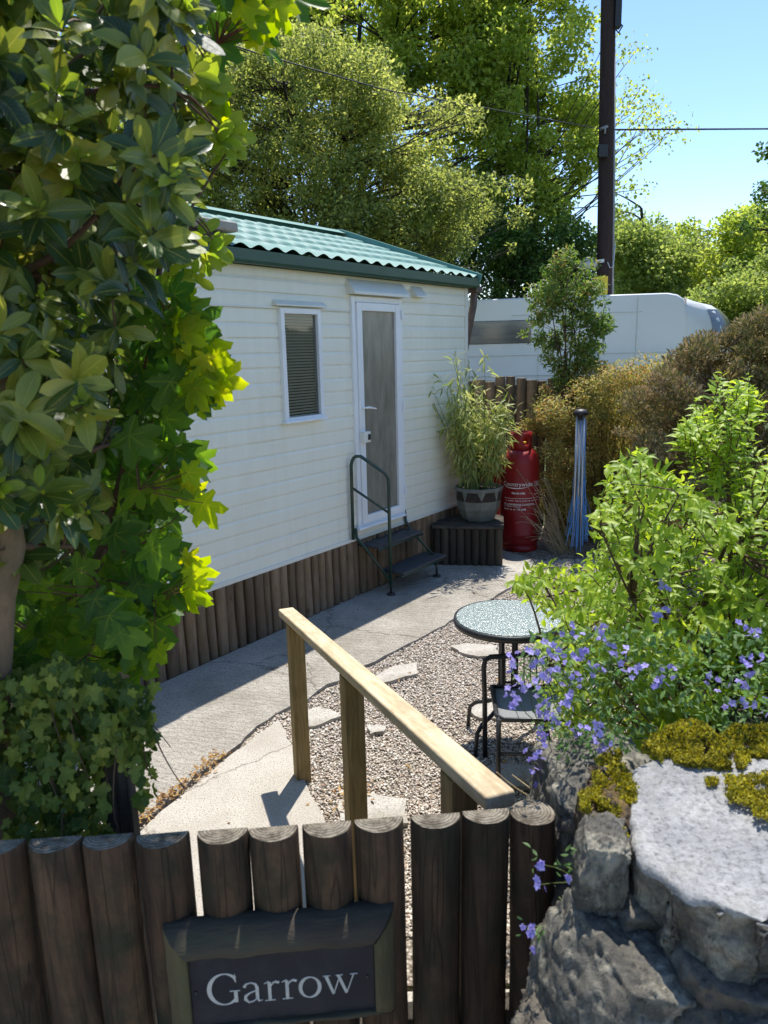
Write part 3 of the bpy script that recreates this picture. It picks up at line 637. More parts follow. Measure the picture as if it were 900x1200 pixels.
# window
win = thing('window', None, None); win.parent = car
def frame(b, x0, x1, z0, z1, w, y0, y1, mi=0):
    b.box((x0+w/2, (y0+y1)/2, (z0+z1)/2), (w, y1-y0, z1-z0), mi=mi); b.box((x1-w/2, (y0+y1)/2, (z0+z1)/2), (w, y1-y0, z1-z0), mi=mi)
    b.box(((x0+x1)/2, (y0+y1)/2, z0+w/2), (x1-x0-2*w, y1-y0, w), mi=mi); b.box(((x0+x1)/2, (y0+y1)/2, z1-w/2), (x1-x0-2*w, y1-y0, w), mi=mi)
b = MB(); frame(b, wx0, wx1, wz0, wz1, .038, -.034, .02); b.box(((wx0+wx1)/2, -.03, wz0+.008), (wx1-wx0+.03, .05, .018)); b.build('window_frame', M['upvc'], win, bevel=.004)
b = MB(); b.add([(wx0+.035, -.008, wz0+.035), (wx1-.035, -.008, wz0+.035), (wx1-.035, -.008, wz1-.035), (wx0+.035, -.008, wz1-.035)], [(0, 1, 2, 3)]); b.build('pane', M['pane'], win)
b = MB(); z = wz0+.04
while z < wz1-.04:
    b.box(((wx0+wx1)/2, .012, z), (wx1-wx0-.085, .022, .0016), np.array(Matrix.Rotation(R_(-42), 3, 'X'))); z += .0205
b.build('blind', M['blind'], win)
b = MB(); xc = (wx0+wx1)/2+.0; b.add([(wx0-.05, -.004, wz1+.055), (wx1+.055, -.004, wz1+.055), (wx1+.055, -.05, wz1+.022), (wx0-.05, -.05, wz1+.022), (wx0-.05, -.05, wz1+.012), (wx1+.055, -.05, wz1+.012), (wx0-.05, -.004, wz1+.012), (wx1+.055, -.004, wz1+.012)], [(0, 1, 2, 3), (3, 2, 5, 4), (6, 7, 1, 0), (4, 5, 7, 6), (0, 3, 4, 6), (1, 7, 5, 2)])
b.build('drip_cap', M['cream'], car)
# door
door = thing('door', None, None); door.parent = car
b = MB(); frame(b, dx0, dx1, dz0-.045, dz1, .045, -.03, .02); b.build('door_frame', M['upvc'], door, bevel=.004)
b = MB(); frame(b, dx0+.047, dx1-.047, dz0+.002, dz1-.047, .062, -.044, .0); b.box((dx0+.3, -.04, dz0-.03), (.66, .05, .02)); b.build('door_leaf', M['upvc'], door, bevel=.005)
b = MB(); b.box(((dx0+dx1)/2, -.018, (dz0+dz1)/2-.02), (dx1-dx0-.19, .006, dz1-dz0-.16)); b.build('door_glass', M['frost'], door)
b = MB(); b.box((dx0+.075, -.047, 1.47), (.026, .008, .2)); b.tube([(dx0+.075, -.045, 1.53), (dx0+.075, -.085, 1.53), (dx0+.10, -.092, 1.532), (dx0+.2, -.088, 1.515)], [.009, .009, .0095, .006], 8)
b.build('handle', M['upvc'], door, bevel=.002)
b = MB(); b.box((dx0+.085, -.06, 1.30), (.085, .04, .085)); b.box((dx0+.105, -.083, 1.30), (.03, .008, .045), mi=1); b.build('lock_box', [M['cream'], M['blackplastic']], door, bevel=.004)
for z in (.78, 1.5, 2.25):
    b = MB(); b.box((dx1-.01, -.038, z), (.02, .018, .075)); b.build('hinge', M['upvc'], door, bevel=.003)
b = MB(); xa, xb, z0, z1 = .40, 1.14, 2.385, 2.50
b.add([(xa, -.004, z1), (xb, -.004, z1), (xb, -.085, z0+.02), (xa, -.085, z0+.02), (xa, -.085, z0), (xb, -.085, z0), (xa, -.004, z0), (xb, -.004, z0)], [(0, 1, 2, 3), (3, 2, 5, 4), (6, 7, 1, 0), (4, 5, 7, 6), (0, 3, 4, 6), (1, 7, 5, 2)])
b.build('door_hood', M['cream'], car)
b = MB(); xa, xb, z0, z1 = 1.27, 1.43, 2.40, 2.49
b.add([(xa, -.004, z1), (xb, -.004, z1), (xb, -.07, z0+.01), (xa, -.07, z0+.01), (xa, -.07, z0), (xb, -.07, z0), (xa, -.004, z0), (xb, -.004, z0)], [(0, 1, 2, 3), (3, 2, 5, 4), (6, 7, 1, 0), (4, 5, 7, 6), (0, 3, 4, 6), (1, 7, 5, 2)])
b.build('vent_hood', M['cream'], car)
# roof: pressed pantile sheet on both slopes
def pantile(side):
    pitch = .158; rows = 5; OV = .10; half = DEP/2+OV; x0, x1 = S0-.05, S1+.05
    nx = int((x1-x0)/pitch*10); xs = np.linspace(x0, x1, nx+1)
    ph = (xs-x0)/pitch*2*np.pi; wave = .5-.5*np.cos(ph); wave = np.clip(wave, 0, 1)**.8*.026
    V = []; rise = .54
    for r in range(rows):
        for e in (0, .5, 1):
            t = (r+e)/rows; yy = -OV+half*t; zz = ZT+.035+rise*t*1.0 - (.0 if e < 1 else .0)
            lift = .013*(1-e)
            V += [(x, yy if side == 0 else DEP-yy, zz+w+lift+.0) for x, w in zip(xs, wave)]
    m = len(xs); Fs = []
    for r in range(rows*3-1):
        a = np.arange(m-1)+r*m; q = np.stack([a, a+1, a+1+m, a+m], 1); Fs.append(q if side == 0 else q[:, ::-1])
    return np.array(V), np.concatenate(Fs)
rf = None
for sd in (0, 1):
    V, Fq = pantile(sd); o = link('roof', npmesh('roof', V, Fq, M['roof'], True), car)
    if sd == 0: rf = o
b = MB(); zr = ZT+.035+.54; P = [(S0-.06, DEP/2, zr+.055), (S1+.06, DEP/2, zr+.055)]
b.add([(S0-.06, DEP/2-.10, zr+.03), (S1+.06, DEP/2-.10, zr+.03), (S1+.06, DEP/2, zr+.075), (S0-.06, DEP/2, zr+.075), (S0-.06, DEP/2+.1, zr+.03), (S1+.06, DEP/2+.1, zr+.03)], [(0, 1, 2, 3), (3, 2, 5, 4)])
b.build('ridge_cap', M['roof'], rf)
b = MB()    # verge strip on the gable
b.beam((S1+.065, -.12, ZT+.045), (S1+.065, DEP/2, zr+.05), .03, .075); b.beam((S1+.065, DEP+.12, ZT+.045), (S1+.065, DEP/2, zr+.05), .03, .075); b.build('verge', M['roof'], rf)
b = MB()
for sd in (0,):
    prof = [(-.02, .035), (-.02, -.03), (-.035, -.05), (-.085, -.052), (-.105, -.035), (-.108, .03), (-.10, .03), (-.098, -.028), (-.08, -.044), (-.04, -.042), (-.03, -.025), (-.03, .035)]
    n_ = len(prof); V = [(S0-.05, y, ZT+.01+z) for y, z in prof]+[(S1+.06, y, ZT+.01+z) for y, z in prof]
    b.add(V, [(i, (i+1) % n_, n_+(i+1) % n_, n_+i) for i in range(n_)]+[tuple(range(n_))[::-1], tuple(range(n_, 2*n_))])
b.build('gutter', M['gutter'], car)
b = MB(); b.box(((S0+S1)/2, -.006, ZT-.018), (S1-S0, .024, .05)); b.build('fascia', M['gutter'], car)
b = MB(); b.beam((-1.5, .07, ZT+.16), (-.76, .07, ZT+.16), .34, .06); b.beam((-1.45, .09, ZT+.12), (-.82, .09, ZT+.12), .26, .06, mi=1)
o = b.build('roof_vent', [M['stone_flat'], M['blackplastic']], car, bevel=.012)
b = MB(); c0 = (S1+.10, -.05, ZT-.02)
b.box((S1+.13, -.02, ZT-.05), (.12, .10, .05)); b.tube([(S1+.12, -.02, ZT-.07), (S1+.10, -.02, ZT-.2), (S1+.03, .06, ZT-.72), (S1+.03, .06, .3)], .034, 12)
b.build('downpipe', M['brownpipe'], car, bevel=0)

# log skirting under the caravan
sk = thing('log_skirting', 'row of upright half logs closing the gap under the cream caravan', 'log skirting', W0, math.pi/2-TH)
skm = [log_mesh('log', .042+.004*(i % 3-1), .475, seed=20+i, wob=.05, n=10, mats=[M['log_skirt'], M['log_skirt']]) for i in range(6)]
s = -4.4; k = 0
while s < 2.2 and k < 98:
    r = skm[k % 6]; link('log', r, sk, (s, .02+rng.normal()*.004, 0), rng.uniform(0, 6)); s += .0845+rng.normal()*.002; k += 1

# entry steps
st = thing('entry_steps', 'black two tread caravan steps with green tube handrail below the glazed door', 'steps', W0, math.pi/2-TH)
b = MB(); b.box((.78, -.095, .425), (.64, .22, .022)); b.build('tread', M['tread'], st, bevel=.004)
b = MB(); b.box((.90, -.25, .205), (.66, .22, .022)); b.build('tread', M['tread'], st, bevel=.004)
b = MB(); T = .0125
b.tube([cl(.40, .02, .58), cl(.40, .03, .50), cl(.44, .08, .42), cl(.54, .25, .14)], T); b.tube([cl(1.1, .02, .60), cl(1.1, .03, .50), cl(1.1, .08, .43), cl(1.17, .28, .2)], T)
b.tube([cl(.46, .2, .405), cl(1.1, .2, .405)], .009); b.tube([cl(.55, .35, .185), cl(1.2, .35, .185)], .009); b.build('step_frame', M['steelgreen'], st, smooth=True)
top = [cl(.345, .035, .50), cl(.345, .04, 1.10)]+[cl(.345+.02*math.sin(a), .04+.035*(1-math.cos(a)), 1.10+.065*math.sin(a)) for a in (.5, 1., 1.5)]+[cl(.39, .10, 1.165)]+[cl(.525, .235, 1.02), cl(.54, .25, .98), cl(.542, .252, .93), cl(.542, .252, .10)]
b = MB(); b.tube(top, .0135, 10); b.tube([cl(.345, .04, .92), cl(.545, .25, .70)], .010, 8); b.build('handrail', M['steelgreen'], st, smooth=True)
for (s_, o_) in ((.542, .252), (1.17, .30)):
    b = MB(); b.tube([cl(s_, o_, .18), cl(s_, o_, .012)], .010); b.lathe([(0, .0), (.035, .0), (.033, .010), (.012, .016), (0, .016)], cl(s_, o_, .024), 14); b.build('foot', M['blackmetal'], st, smooth=True)

# ================================================================== GATE, SIGN, RAIL
GA = R_(5.0); GU = np.array([math.cos(GA), math.sin(GA), 0]); GN = np.array([-math.sin(GA), math.cos(GA), 0]); GP = Y(300, 962, 1.30)
def PLg(x, y, off=0.0):
    d = ray(x, y); p0 = GP-GN*off; return CAM+d*(np.dot(p0-CAM, GN)/np.dot(d, GN))
gate = thing('log_gate', 'low gate of dark upright half logs crossing the foreground', 'gate', (0, GP[1], .225), GA)
gl = np.array([0, GP[1], .225])
def gloc(p): q = np.array(p)-gl; return np.array([q@GU, q@GN, q[2]])
bx = [-230, -160, -92, -26, 39, 104, 167, 231, 293, 354, 415, 475, 535, 593, 648]
tops = [988, 985, 980, 976, 972, 969, 967, 963, 960, 955, 950, 946, 941, 947]
for i in range(len(bx)-1):
    c = gloc(PLg((bx[i]+bx[i+1])/2, tops[i])); a_ = gloc(PLg(bx[i], tops[i])); b_ = gloc(PLg(bx[i+1], tops[i])); r = (b_[0]-a_[0])/2-.0014
    last = i == len(bx)-2
    me = log_mesh('log', r*(1.0 if not last else .97), c[2]+(.0 if not last else .006), half=not last, seed=40+i, wob=.025, n=16 if not last else 20)
    o = link('log', me, gate, (c[0], 0 if not last else .0, 0)); o.rotation_euler.y = rng.normal()*.004
    if last: o['label'] = 'darkest round end log with chipped top'
for z in (.12, .42): 
    b = MB(); b.box((-.35, .03, z-.1), (1.9, .045, .09)); b.build('ledger_rail', M['timber_old'], gate, bevel=.003)
# name sign
o1 = .050; o2 = .088
TL = gloc(PLg(193, 1073, o1)); TR = gloc(PLg(460, 1049, o1)); IL = gloc(PLg(222, 1114, o2)); IR = gloc(PLg(437, 1096, o2)); IB = gloc(PLg(228, 1196, o2)); IBR = gloc(PLg(440, 1171, o2))
ox0, ox1, oz1 = TL[0], TR[0], (TL[2]+TR[2])/2; ix0, ix1, iz1, iz0 = (IL[0]+IB[0])/2, (IR[0]+IBR[0])/2, (IL[2]+IR[2])/2, (IB[2]+IBR[2])/2
oz0 = iz0-.030
tilt = (TR[2]-TL[2])/(TR[0]-TL[0])
print('sign', ox0, ox1, oz0, oz1, ix0, ix1, iz0, iz1, 'tilt', tilt, (IR[2]-IL[2])/(IR[0]-IL[0]))
sc_ = np.array([(ox0+ox1)/2, 0, (iz0+iz1)/2])
wl = gl+GU*sc_[0]+np.array([0, 0, sc_[2]])
sign = thing('name_sign', 'slate name plate in chunky mitred wooden frame on the log gate', 'sign', wl, GA)
O_ = [(ox0, oz0), (ox1, oz0), (ox1, oz1), (ox0, oz1)]; I_ = [(ix0, iz0), (ix1, iz0), (ix1, iz1), (ix0, iz1)]
rings = [(0, -.036), (.0, -.052), (.10, -.064), (.35, -.079), (.7, -.089), (.96, -.092), (1.0, -.088), (1.0, -.04)]
for sd, nm in enumerate(('bottom', 'right', 'top', 'left')):
    b = MB(); NS = 24; V = []
    for fr_, yy in rings:
        for j in range(NS+1):
            t = j/NS
            def rc(k): return np.array([O_[k][0]+(I_[k][0]-O_[k][0])*fr_, yy, O_[k][1]+(I_[k][1]-O_[k][1])*fr_])
            p = rc(sd)*(1-t)+rc((sd+1) % 4)*t
            p = p-sc_; V.append((p[0]*.998, p[1]+rng.normal()*.0007+.0016*math.sin(j*.9+sd), p[2]*.998+.0015*math.sin(j*.5+fr_*3)))
    nr = len(rings)
    b.add(V, [(i*(NS+1)+j, i*(NS+1)+j+1, ((i+1) % nr)*(NS+1)+j+1, ((i+1) % nr)*(NS+1)+j) for i in range(nr) for j in range(NS)])
    b.build('frame_piece', M['sign_wood'] if sd % 2 == 0 else M['sign_wood_v'], sign, smooth=True)
b = MB(); b.box(((ix0+ix1)/2-sc_[0], -.068, 0), (ix1-ix0-.001, .03, iz1-iz0-.001)); plate = b.build('slate_plate', M['slate'], sign, bevel=.0015)
for sx in (-1, 1):
    b = MB(); b.lathe([(0, 0), (.0035, 0), (.003, .002), (0, .0025)], n=10)
    o = b.build('screw', M['blackmetal'], plate, smooth=True); o.rotation_euler.x = R_(90); o.location = (sx*((ix1-ix0)/2-.012), -.083, 0)
# lettering: serif strokes as thin raised ribbons
def ell(cx, cy, rx, ry, a0, a1, thick, thin, n=26, stress=0.):
    return [((cx+rx*math.cos(R_(a)), cy+ry*math.sin(R_(a))), thin+(thick-thin)*abs(math.cos(R_(a-stress)))**1.3) for a in np.linspace(a0, a1, n)]
GL = {
 'G': (.86, [ell(.44, .5, .41, .49, 42, 318, .125, .035, 40, 0), [((.74, .17), .04), ((.755, .05), .07)], [((.74, .06), .10), ((.74, .42), .10)], [((.58, .425), .03), ((.86, .425), .03)],
             [((.745, .98), .012), ((.735, .80), .05), ((.76, .70), .012)]]),
 'a': (.60, [[((.44, .12), .09), ((.44, .47), .09)], [((.44, .46), .09), ((.40, .58), .06), ((.28, .635), .035), ((.15, .60), .05), ((.09, .50), .09)],
             [((.44, .38), .03), ((.24, .31), .045), ((.12, .22), .08), ((.11, .11), .09), ((.2, .01), .05), ((.32, .03), .035), ((.44, .12), .03)], [((.44, .14), .085), ((.48, .03), .05), ((.58, .05), .015)]]),
 'r': (.46, [[((.16, .02), .09), ((.16, .60), .09)], [((.02, .012), .026), ((.31, .012), .026)], [((.02, .56), .02), ((.15, .62), .04)], [((.18, .45), .03), ((.26, .57), .04), ((.34, .60), .07), ((.43, .56), .08)]]),
 'o': (.66, [ell(.31, .31, .265, .325, 0, 360, .105, .035, 40, -12)]),
 'w': (.96, [[((.08, .62), .09), ((.28, .02), .075)], [((.28, .02), .03), ((.46, .58), .03)], [((.42, .62), .09), ((.64, .02), .075)], [((.64, .02), .03), ((.85, .62), .03)],
             [((0, .622), .024), ((.2, .622), .024)], [((.35, .622), .024), ((.55, .622), .024)], [((.75, .622), .024), ((.95, .622), .024)]]),
}
def ribbon(b, pts, T, z0, z1):
    P = np.array([p for p, w in pts]); Wd = [w for p, w in pts]; n = len(P); L = []; Rr = []
    for i in range(n):
        t = P[min(i+1, n-1)]-P[max(i-1, 0)]; t = t/(np.linalg.norm(t)+1e-9); q = np.array([-t[1], t[0]])*Wd[i]/2
        L.append(P[i]+q); Rr.append(P[i]-q)
    V = [T(p, z1) for p in L]+[T(p, z1) for p in Rr]+[T(p, z0) for p in L]+[T(p, z0) for p in Rr]
    Fs = []
    for i in range(n-1): Fs += [(i, i+1, n+i+1, n+i), (2*n+i, 2*n+i+1, i+1, i), (n+i, n+i+1, 3*n+i+1, 3*n+i)]
    Fs += [(0, n, 3*n, 2*n), (n-1, 3*n-1, 4*n-1, 2*n-1)]
    b.add(V, Fs)
la = gloc(PLg(247, 1170, o2+.001)); lb = gloc(PLg(418, 1153.5, o2+.001))
words_ = 'Garrow'; tot = sum(GL[c][0] for c in words_)+.02*5; cap = (lb[0]-la[0])/(tot-.03); x = 0; b = MB(); slope = (lb[2]-la[2])/(lb[0]-la[0])
print('cap', cap, 'slope', slope)
for ci, c in enumerate(words_):
    for si, stt in enumerate(GL[c][1]):
        zz = -.0842-.00012*si
        def T(p, z, x=x): return (la[0]-sc_[0]+(x+p[0])*cap, z, (la[2]+lb[2])/2-sc_[2]+p[1]*cap)
        ribbon(b, stt, T, -.0832, zz)
    x += GL[c][0]+.02
b.build('lettering', M['letter'], plate)

# handrail beside the steps down from the gate
hA = np.array([-.47, 3.34, .775]); hB = np.array([.232, 1.42, 1.018]); dh = (hB-hA)/np.linalg.norm(hB-hA)
hr = thing('timber_handrail', 'weathered pine handrail on square posts leading down from the gate', 'handrail', (0, 2.4, 0))
hl = np.array([0, 2.4, 0])
b = MB(); b.beam(hA-hl, hB-hl, .072, .036); o = b.build('rail', M['rail_wood'], hr, bevel=.007)
# rail texture runs along local x: build in rotated frame
ra = math.atan2(dh[1], dh[0]); 
o.data.transform(Matrix.Rotation(-ra, 4, 'Z')); o.rotation_euler.z = ra
for t in (.085, .49, .90):
    p = hA+(hB-hA)*t; zg = .0 if t < .8 else .22
    h_ = p[2]-.022-zg
    # turned so that the plank grain (x) runs up the post
    o = MB(); o.box((h_/2, 0, 0), (h_, .068, .068)); ob = o.build('post', M['post_wood'], hr, bevel=.004, loc=(p[0]-hl[0], p[1]-hl[1], zg)); ob.rotation_euler = (R_(0), R_(-90), ra)

# ================================================================== TABLE AND CHAIRS
tb = thing('bistro_table', 'round bistro table with rippled glass top and black curved legs', 'table', (.60, 3.50, 0))
TZ = .665; TR_ = .268
b = MB(); b.lathe([(TR_-.012, TZ-.004), (TR_, TZ-.002), (TR_+.003, TZ-.018), (TR_, TZ-.034), (TR_-.01, TZ-.036), (TR_-.014, TZ-.02), (TR_-.012, TZ-.004)], n=64); b.build('rim', M['blackmetal'], tb, smooth=True)
b = MB(); b.lathe([(0, TZ), (TR_-.013, TZ), (TR_-.011, TZ-.003), (TR_-.013, TZ-.006), (0, TZ-.006)], n=64); b.build('tabletop', M['tableglass'], tb, smooth=False)
b = MB(); b.tube([(.04*math.cos(a), .04*math.sin(a), .56) for a in np.linspace(0, 2*math.pi, 17)], .007); b.build('brace', M['blackmetal'], tb, smooth=True); b = MB(); b.tube([(.04*math.cos(a), .04*math.sin(a), .30) for a in np.linspace(0, 2*math.pi, 17)], .007); b.build('brace', M['blackmetal'], tb, smooth=True); b = MB()
for a in (0, 90): b.tube([(-.24*math.cos(R_(a+40)), -.24*math.sin(R_(a+40)), TZ-.03), (.24*math.cos(R_(a+40)), .24*math.sin(R_(a+40)), TZ-.03)], .009)
b.build('brace', M['blackmetal'], tb, smooth=True)
for a in (140, 220, 320, 40):
    c_, s_ = math.cos(R_(a)), math.sin(R_(a)); b = MB()
    P = [(.10*c_, .10*s_, TZ-.035), (.045*c_, .045*s_, .58), (.04*c_, .04*s_, .40), (.04*c_, .04*s_, .28), (.06*c_, .06*s_, .215), (.12*c_, .12*s_, .18), (.19*c_, .19*s_, .155), (.225*c_, .225*s_, .12), (.235*c_, .235*s_, .05), (.237*c_, .237*s_, .006)]
    b.tube(P, .0105, 8); b.build('leg', M['blackmetal'], tb, smooth=True)
def chair_parts(root):
    b = MB(); x0, x1, yb, yf, z = -.185, .185, .16, -.165, .375
    pts = [(x0, yb, z), (x1, yb, z), (x1, yf+.03, z), (x1-.03, yf, z-.004), (x0+.03, yf, z-.004), (x0, yf+.03, z), (x0, yb, z)]
    b.tube(pts, .011, 8); b.build('seat_frame', M['blackmetal'], root, smooth=True)
    b = MB(); n = 10; V = [(x0+(x1-x0)*i/n, yf+(yb-yf)*j/n, z-.004-.02*math.sin(math.pi*i/n)*math.sin(math.pi*j/n)) for j in range(n+1) for i in range(n+1)]
    b.add(V, [(j*(n+1)+i, j*(n+1)+i+1, (j+1)*(n+1)+i+1, (j+1)*(n+1)+i) for j in range(n) for i in range(n)])
    o = b.build('seat', M['sling'], root, smooth=True); s_ = o.modifiers.new('t', 'SOLIDIFY'); s_.thickness = .004
    for sx in (-1, 1):
        b = MB(); b.tube([(sx*.178, yf+.015, z), (sx*.182, yf-.03, .18), (sx*.185, yf-.05, .006)], .011, 8); b.build('leg', M['blackmetal'], root, smooth=True)
    b = MB(); zb = .515
    b.tube([(-.215, yb+.0, .006), (-.217, yb+.01, .30), (-.222, yb+.02, zb-.05), (-.215, yb+.022, zb-.015), (-.19, yb+.024, zb), (0, yb+.045, zb+.004), (.19, yb+.024, zb), (.215, yb+.022, zb-.015), (.222, yb+.02, zb-.05), (.217, yb+.01, .30), (.215, yb, .006)], .0125, 10)
    b.build('back_hoop', M['blackmetal'], root, smooth=True)
    b = MB(); b.tube([(-.2, yb+.008, .36), (.2, yb+.008, .36)], .008); b.build('stretcher', M['blackmetal'], root, smooth=True); b = MB(); b.tube([(-.18, yf-.02, .22), (.18, yf-.02, .22)], .008)
    b.build('stretcher', M['blackmetal'], root, smooth=True)
    b = MB()
    for i in range(11):
        x = -.15+.03*i; b.tube([(x, yb+.012, .38), (x, yb+.032+.01*math.cos(x*8), zb)], .0035, 6)
    b.build('backrest', M['blackmetal'], root, smooth=True)
ch = thing('bistro_chair', 'black framed chair with grey woven seat standing nearest the gate', 'chair', (.668, 3.165, 0), R_(-4), 'garden chairs round the glass table')
chair_parts(ch)
ch2 = ch.copy(); COL.objects.link(ch2); ch2.location = (1.06, 3.42, 0); ch2.rotation_euler.z = R_(-75); ch2['label'] = 'grey seated chair behind the glass table, half hidden by blue flowers'
for c in list(ch.children):
    d = c.copy(); COL.objects.link(d); d.parent = ch2
# drain grate beside the gate
b = MB(); 
for i in range(12): b.box((-.12+i*.022, 0, 0), (.008, .2, .012))
frame_ = [((0, -.1, 0), (.28, .012, .014)), ((0, .1, 0), (.28, .012, .014)), ((-.14, 0, 0), (.012, .2, .014)), ((.14, 0, 0), (.012, .2, .014))]
for c_, s_ in frame_: b.box(c_, s_)
o = b.build('drain_grate', M['alu'], None, loc=(.78, 3.02, .025), rotz=.2); tag(o, 'slotted metal drain cover in the gravel behind the gate', 'drain cover')

# ================================================================== PLINTH, POT, BAMBOO
pc = np.array([.79, 6.86, 0]); pr_ = R_(-9)
pl = thing('log_plinth', 'low dark box of upright half logs holding up the planter', 'plinth', pc, pr_)
PW, PD, PH = .56, .42, .40
lm = [log_mesh('log', .036+.003*(i % 2), PH-.03, seed=60+i, n=10, mats=[M['log_dark'], M['log_dark']]) for i in range(4)]
k = 0
for (x0, y0, x1, y1) in ((-PW/2, -PD/2, PW/2, -PD/2), (PW/2, -PD/2, PW/2, PD/2), (PW/2, PD/2, -PW/2, PD/2), (-PW/2, PD/2, -PW/2, -PD/2)):
    L = math.hypot(x1-x0, y1-y0); n = int(round(L/.074))
    for i in range(n):
        t = (i+.0)/n; link('log', lm[k % 4], pl, (x0+(x1-x0)*t, y0+(y1-y0)*t, 0), rng.uniform(0, 6)); k += 1
b = MB(); b.box((0, 0, PH-.02), (PW+.09, PD+.09, .03)); b.build('top_board', M['timber_old'], pl, bevel=.008)
b = MB(); b.box((0, 0, (PH-.04)/2), (PW-.05, PD-.05, PH-.05)); b.build('core', M['black_void'], pl)
PZ = PH-.004
pt = thing('potted_bamboo', 'leafy bamboo in a grey green octagonal planter on the log plinth', 'potted plant', (.885, 6.87, PZ))
b = MB(); b.lathe([(0, 0), (.135, 0), (.15, .01), (.195, .12), (.212, .24), (.215, .262), (.217, .284), (.228, .288), (.231, .318), (.226, .322), (.222, .31), (.21, .27), (0, .27)], n=8); b.build('pot', M['pot'], pt)
b = MB(); b.lathe([(0, .292), (.208, .285), (.208, .2)], n=20); b.build('soil', M['soil'], pt)
b = MB(); P = []; Dn = []
for i in range(46):
    a = rng.uniform(0, 6.28); r = .17*math.sqrt(rng.random()); hh = rng.uniform(.55, .98) if i < 38 else rng.uniform(1.0, 1.32)
    lean = rng.uniform(.02, .24); la_ = a+rng.normal()*.5
    tip = np.array([r*math.cos(a)+lean*math.cos(la_), r*math.sin(a)+lean*math.sin(la_), .28+hh]); c0 = np.array([r*math.cos(a), r*math.sin(a), .28])
    if i >= 42: tip[:2] += [-.30, -.06]
    mid = (c0+tip)/2; mid[:2] -= (tip-c0)[:2]*.2
    cv = np.array([(1-t)**2*c0+2*t*(1-t)*mid+t*t*tip for t in np.linspace(0, 1, 7)]); b.tube(cv, [.0042]*4+[.003, .0022, .0012], 5, cap=False)
    for j in range(56 if i < 42 else 24):
        t = rng.uniform(.22 if i < 38 else .35, 1); k_ = min(int(t*6), 5); f_ = t*6-k_; q = cv[k_]*(1-f_)+cv[k_+1]*f_
        d = rdir(1)[0]; q2 = q+d*rng.uniform(0, .06); P.append(q2); Dn.append(unit(d+np.array([0, 0, -.35])))
b.build('stem', M['greenstem'], pt, smooth=True)
P = np.array(P); n = len(P); leaves('foliage', T_BAM, P, np.array(Dn), rdir(n, 1.2), rng.uniform(.06, .115, n), M['leaf_bamboo'], pt, curl=rng.uniform(.3, 1.6, n))

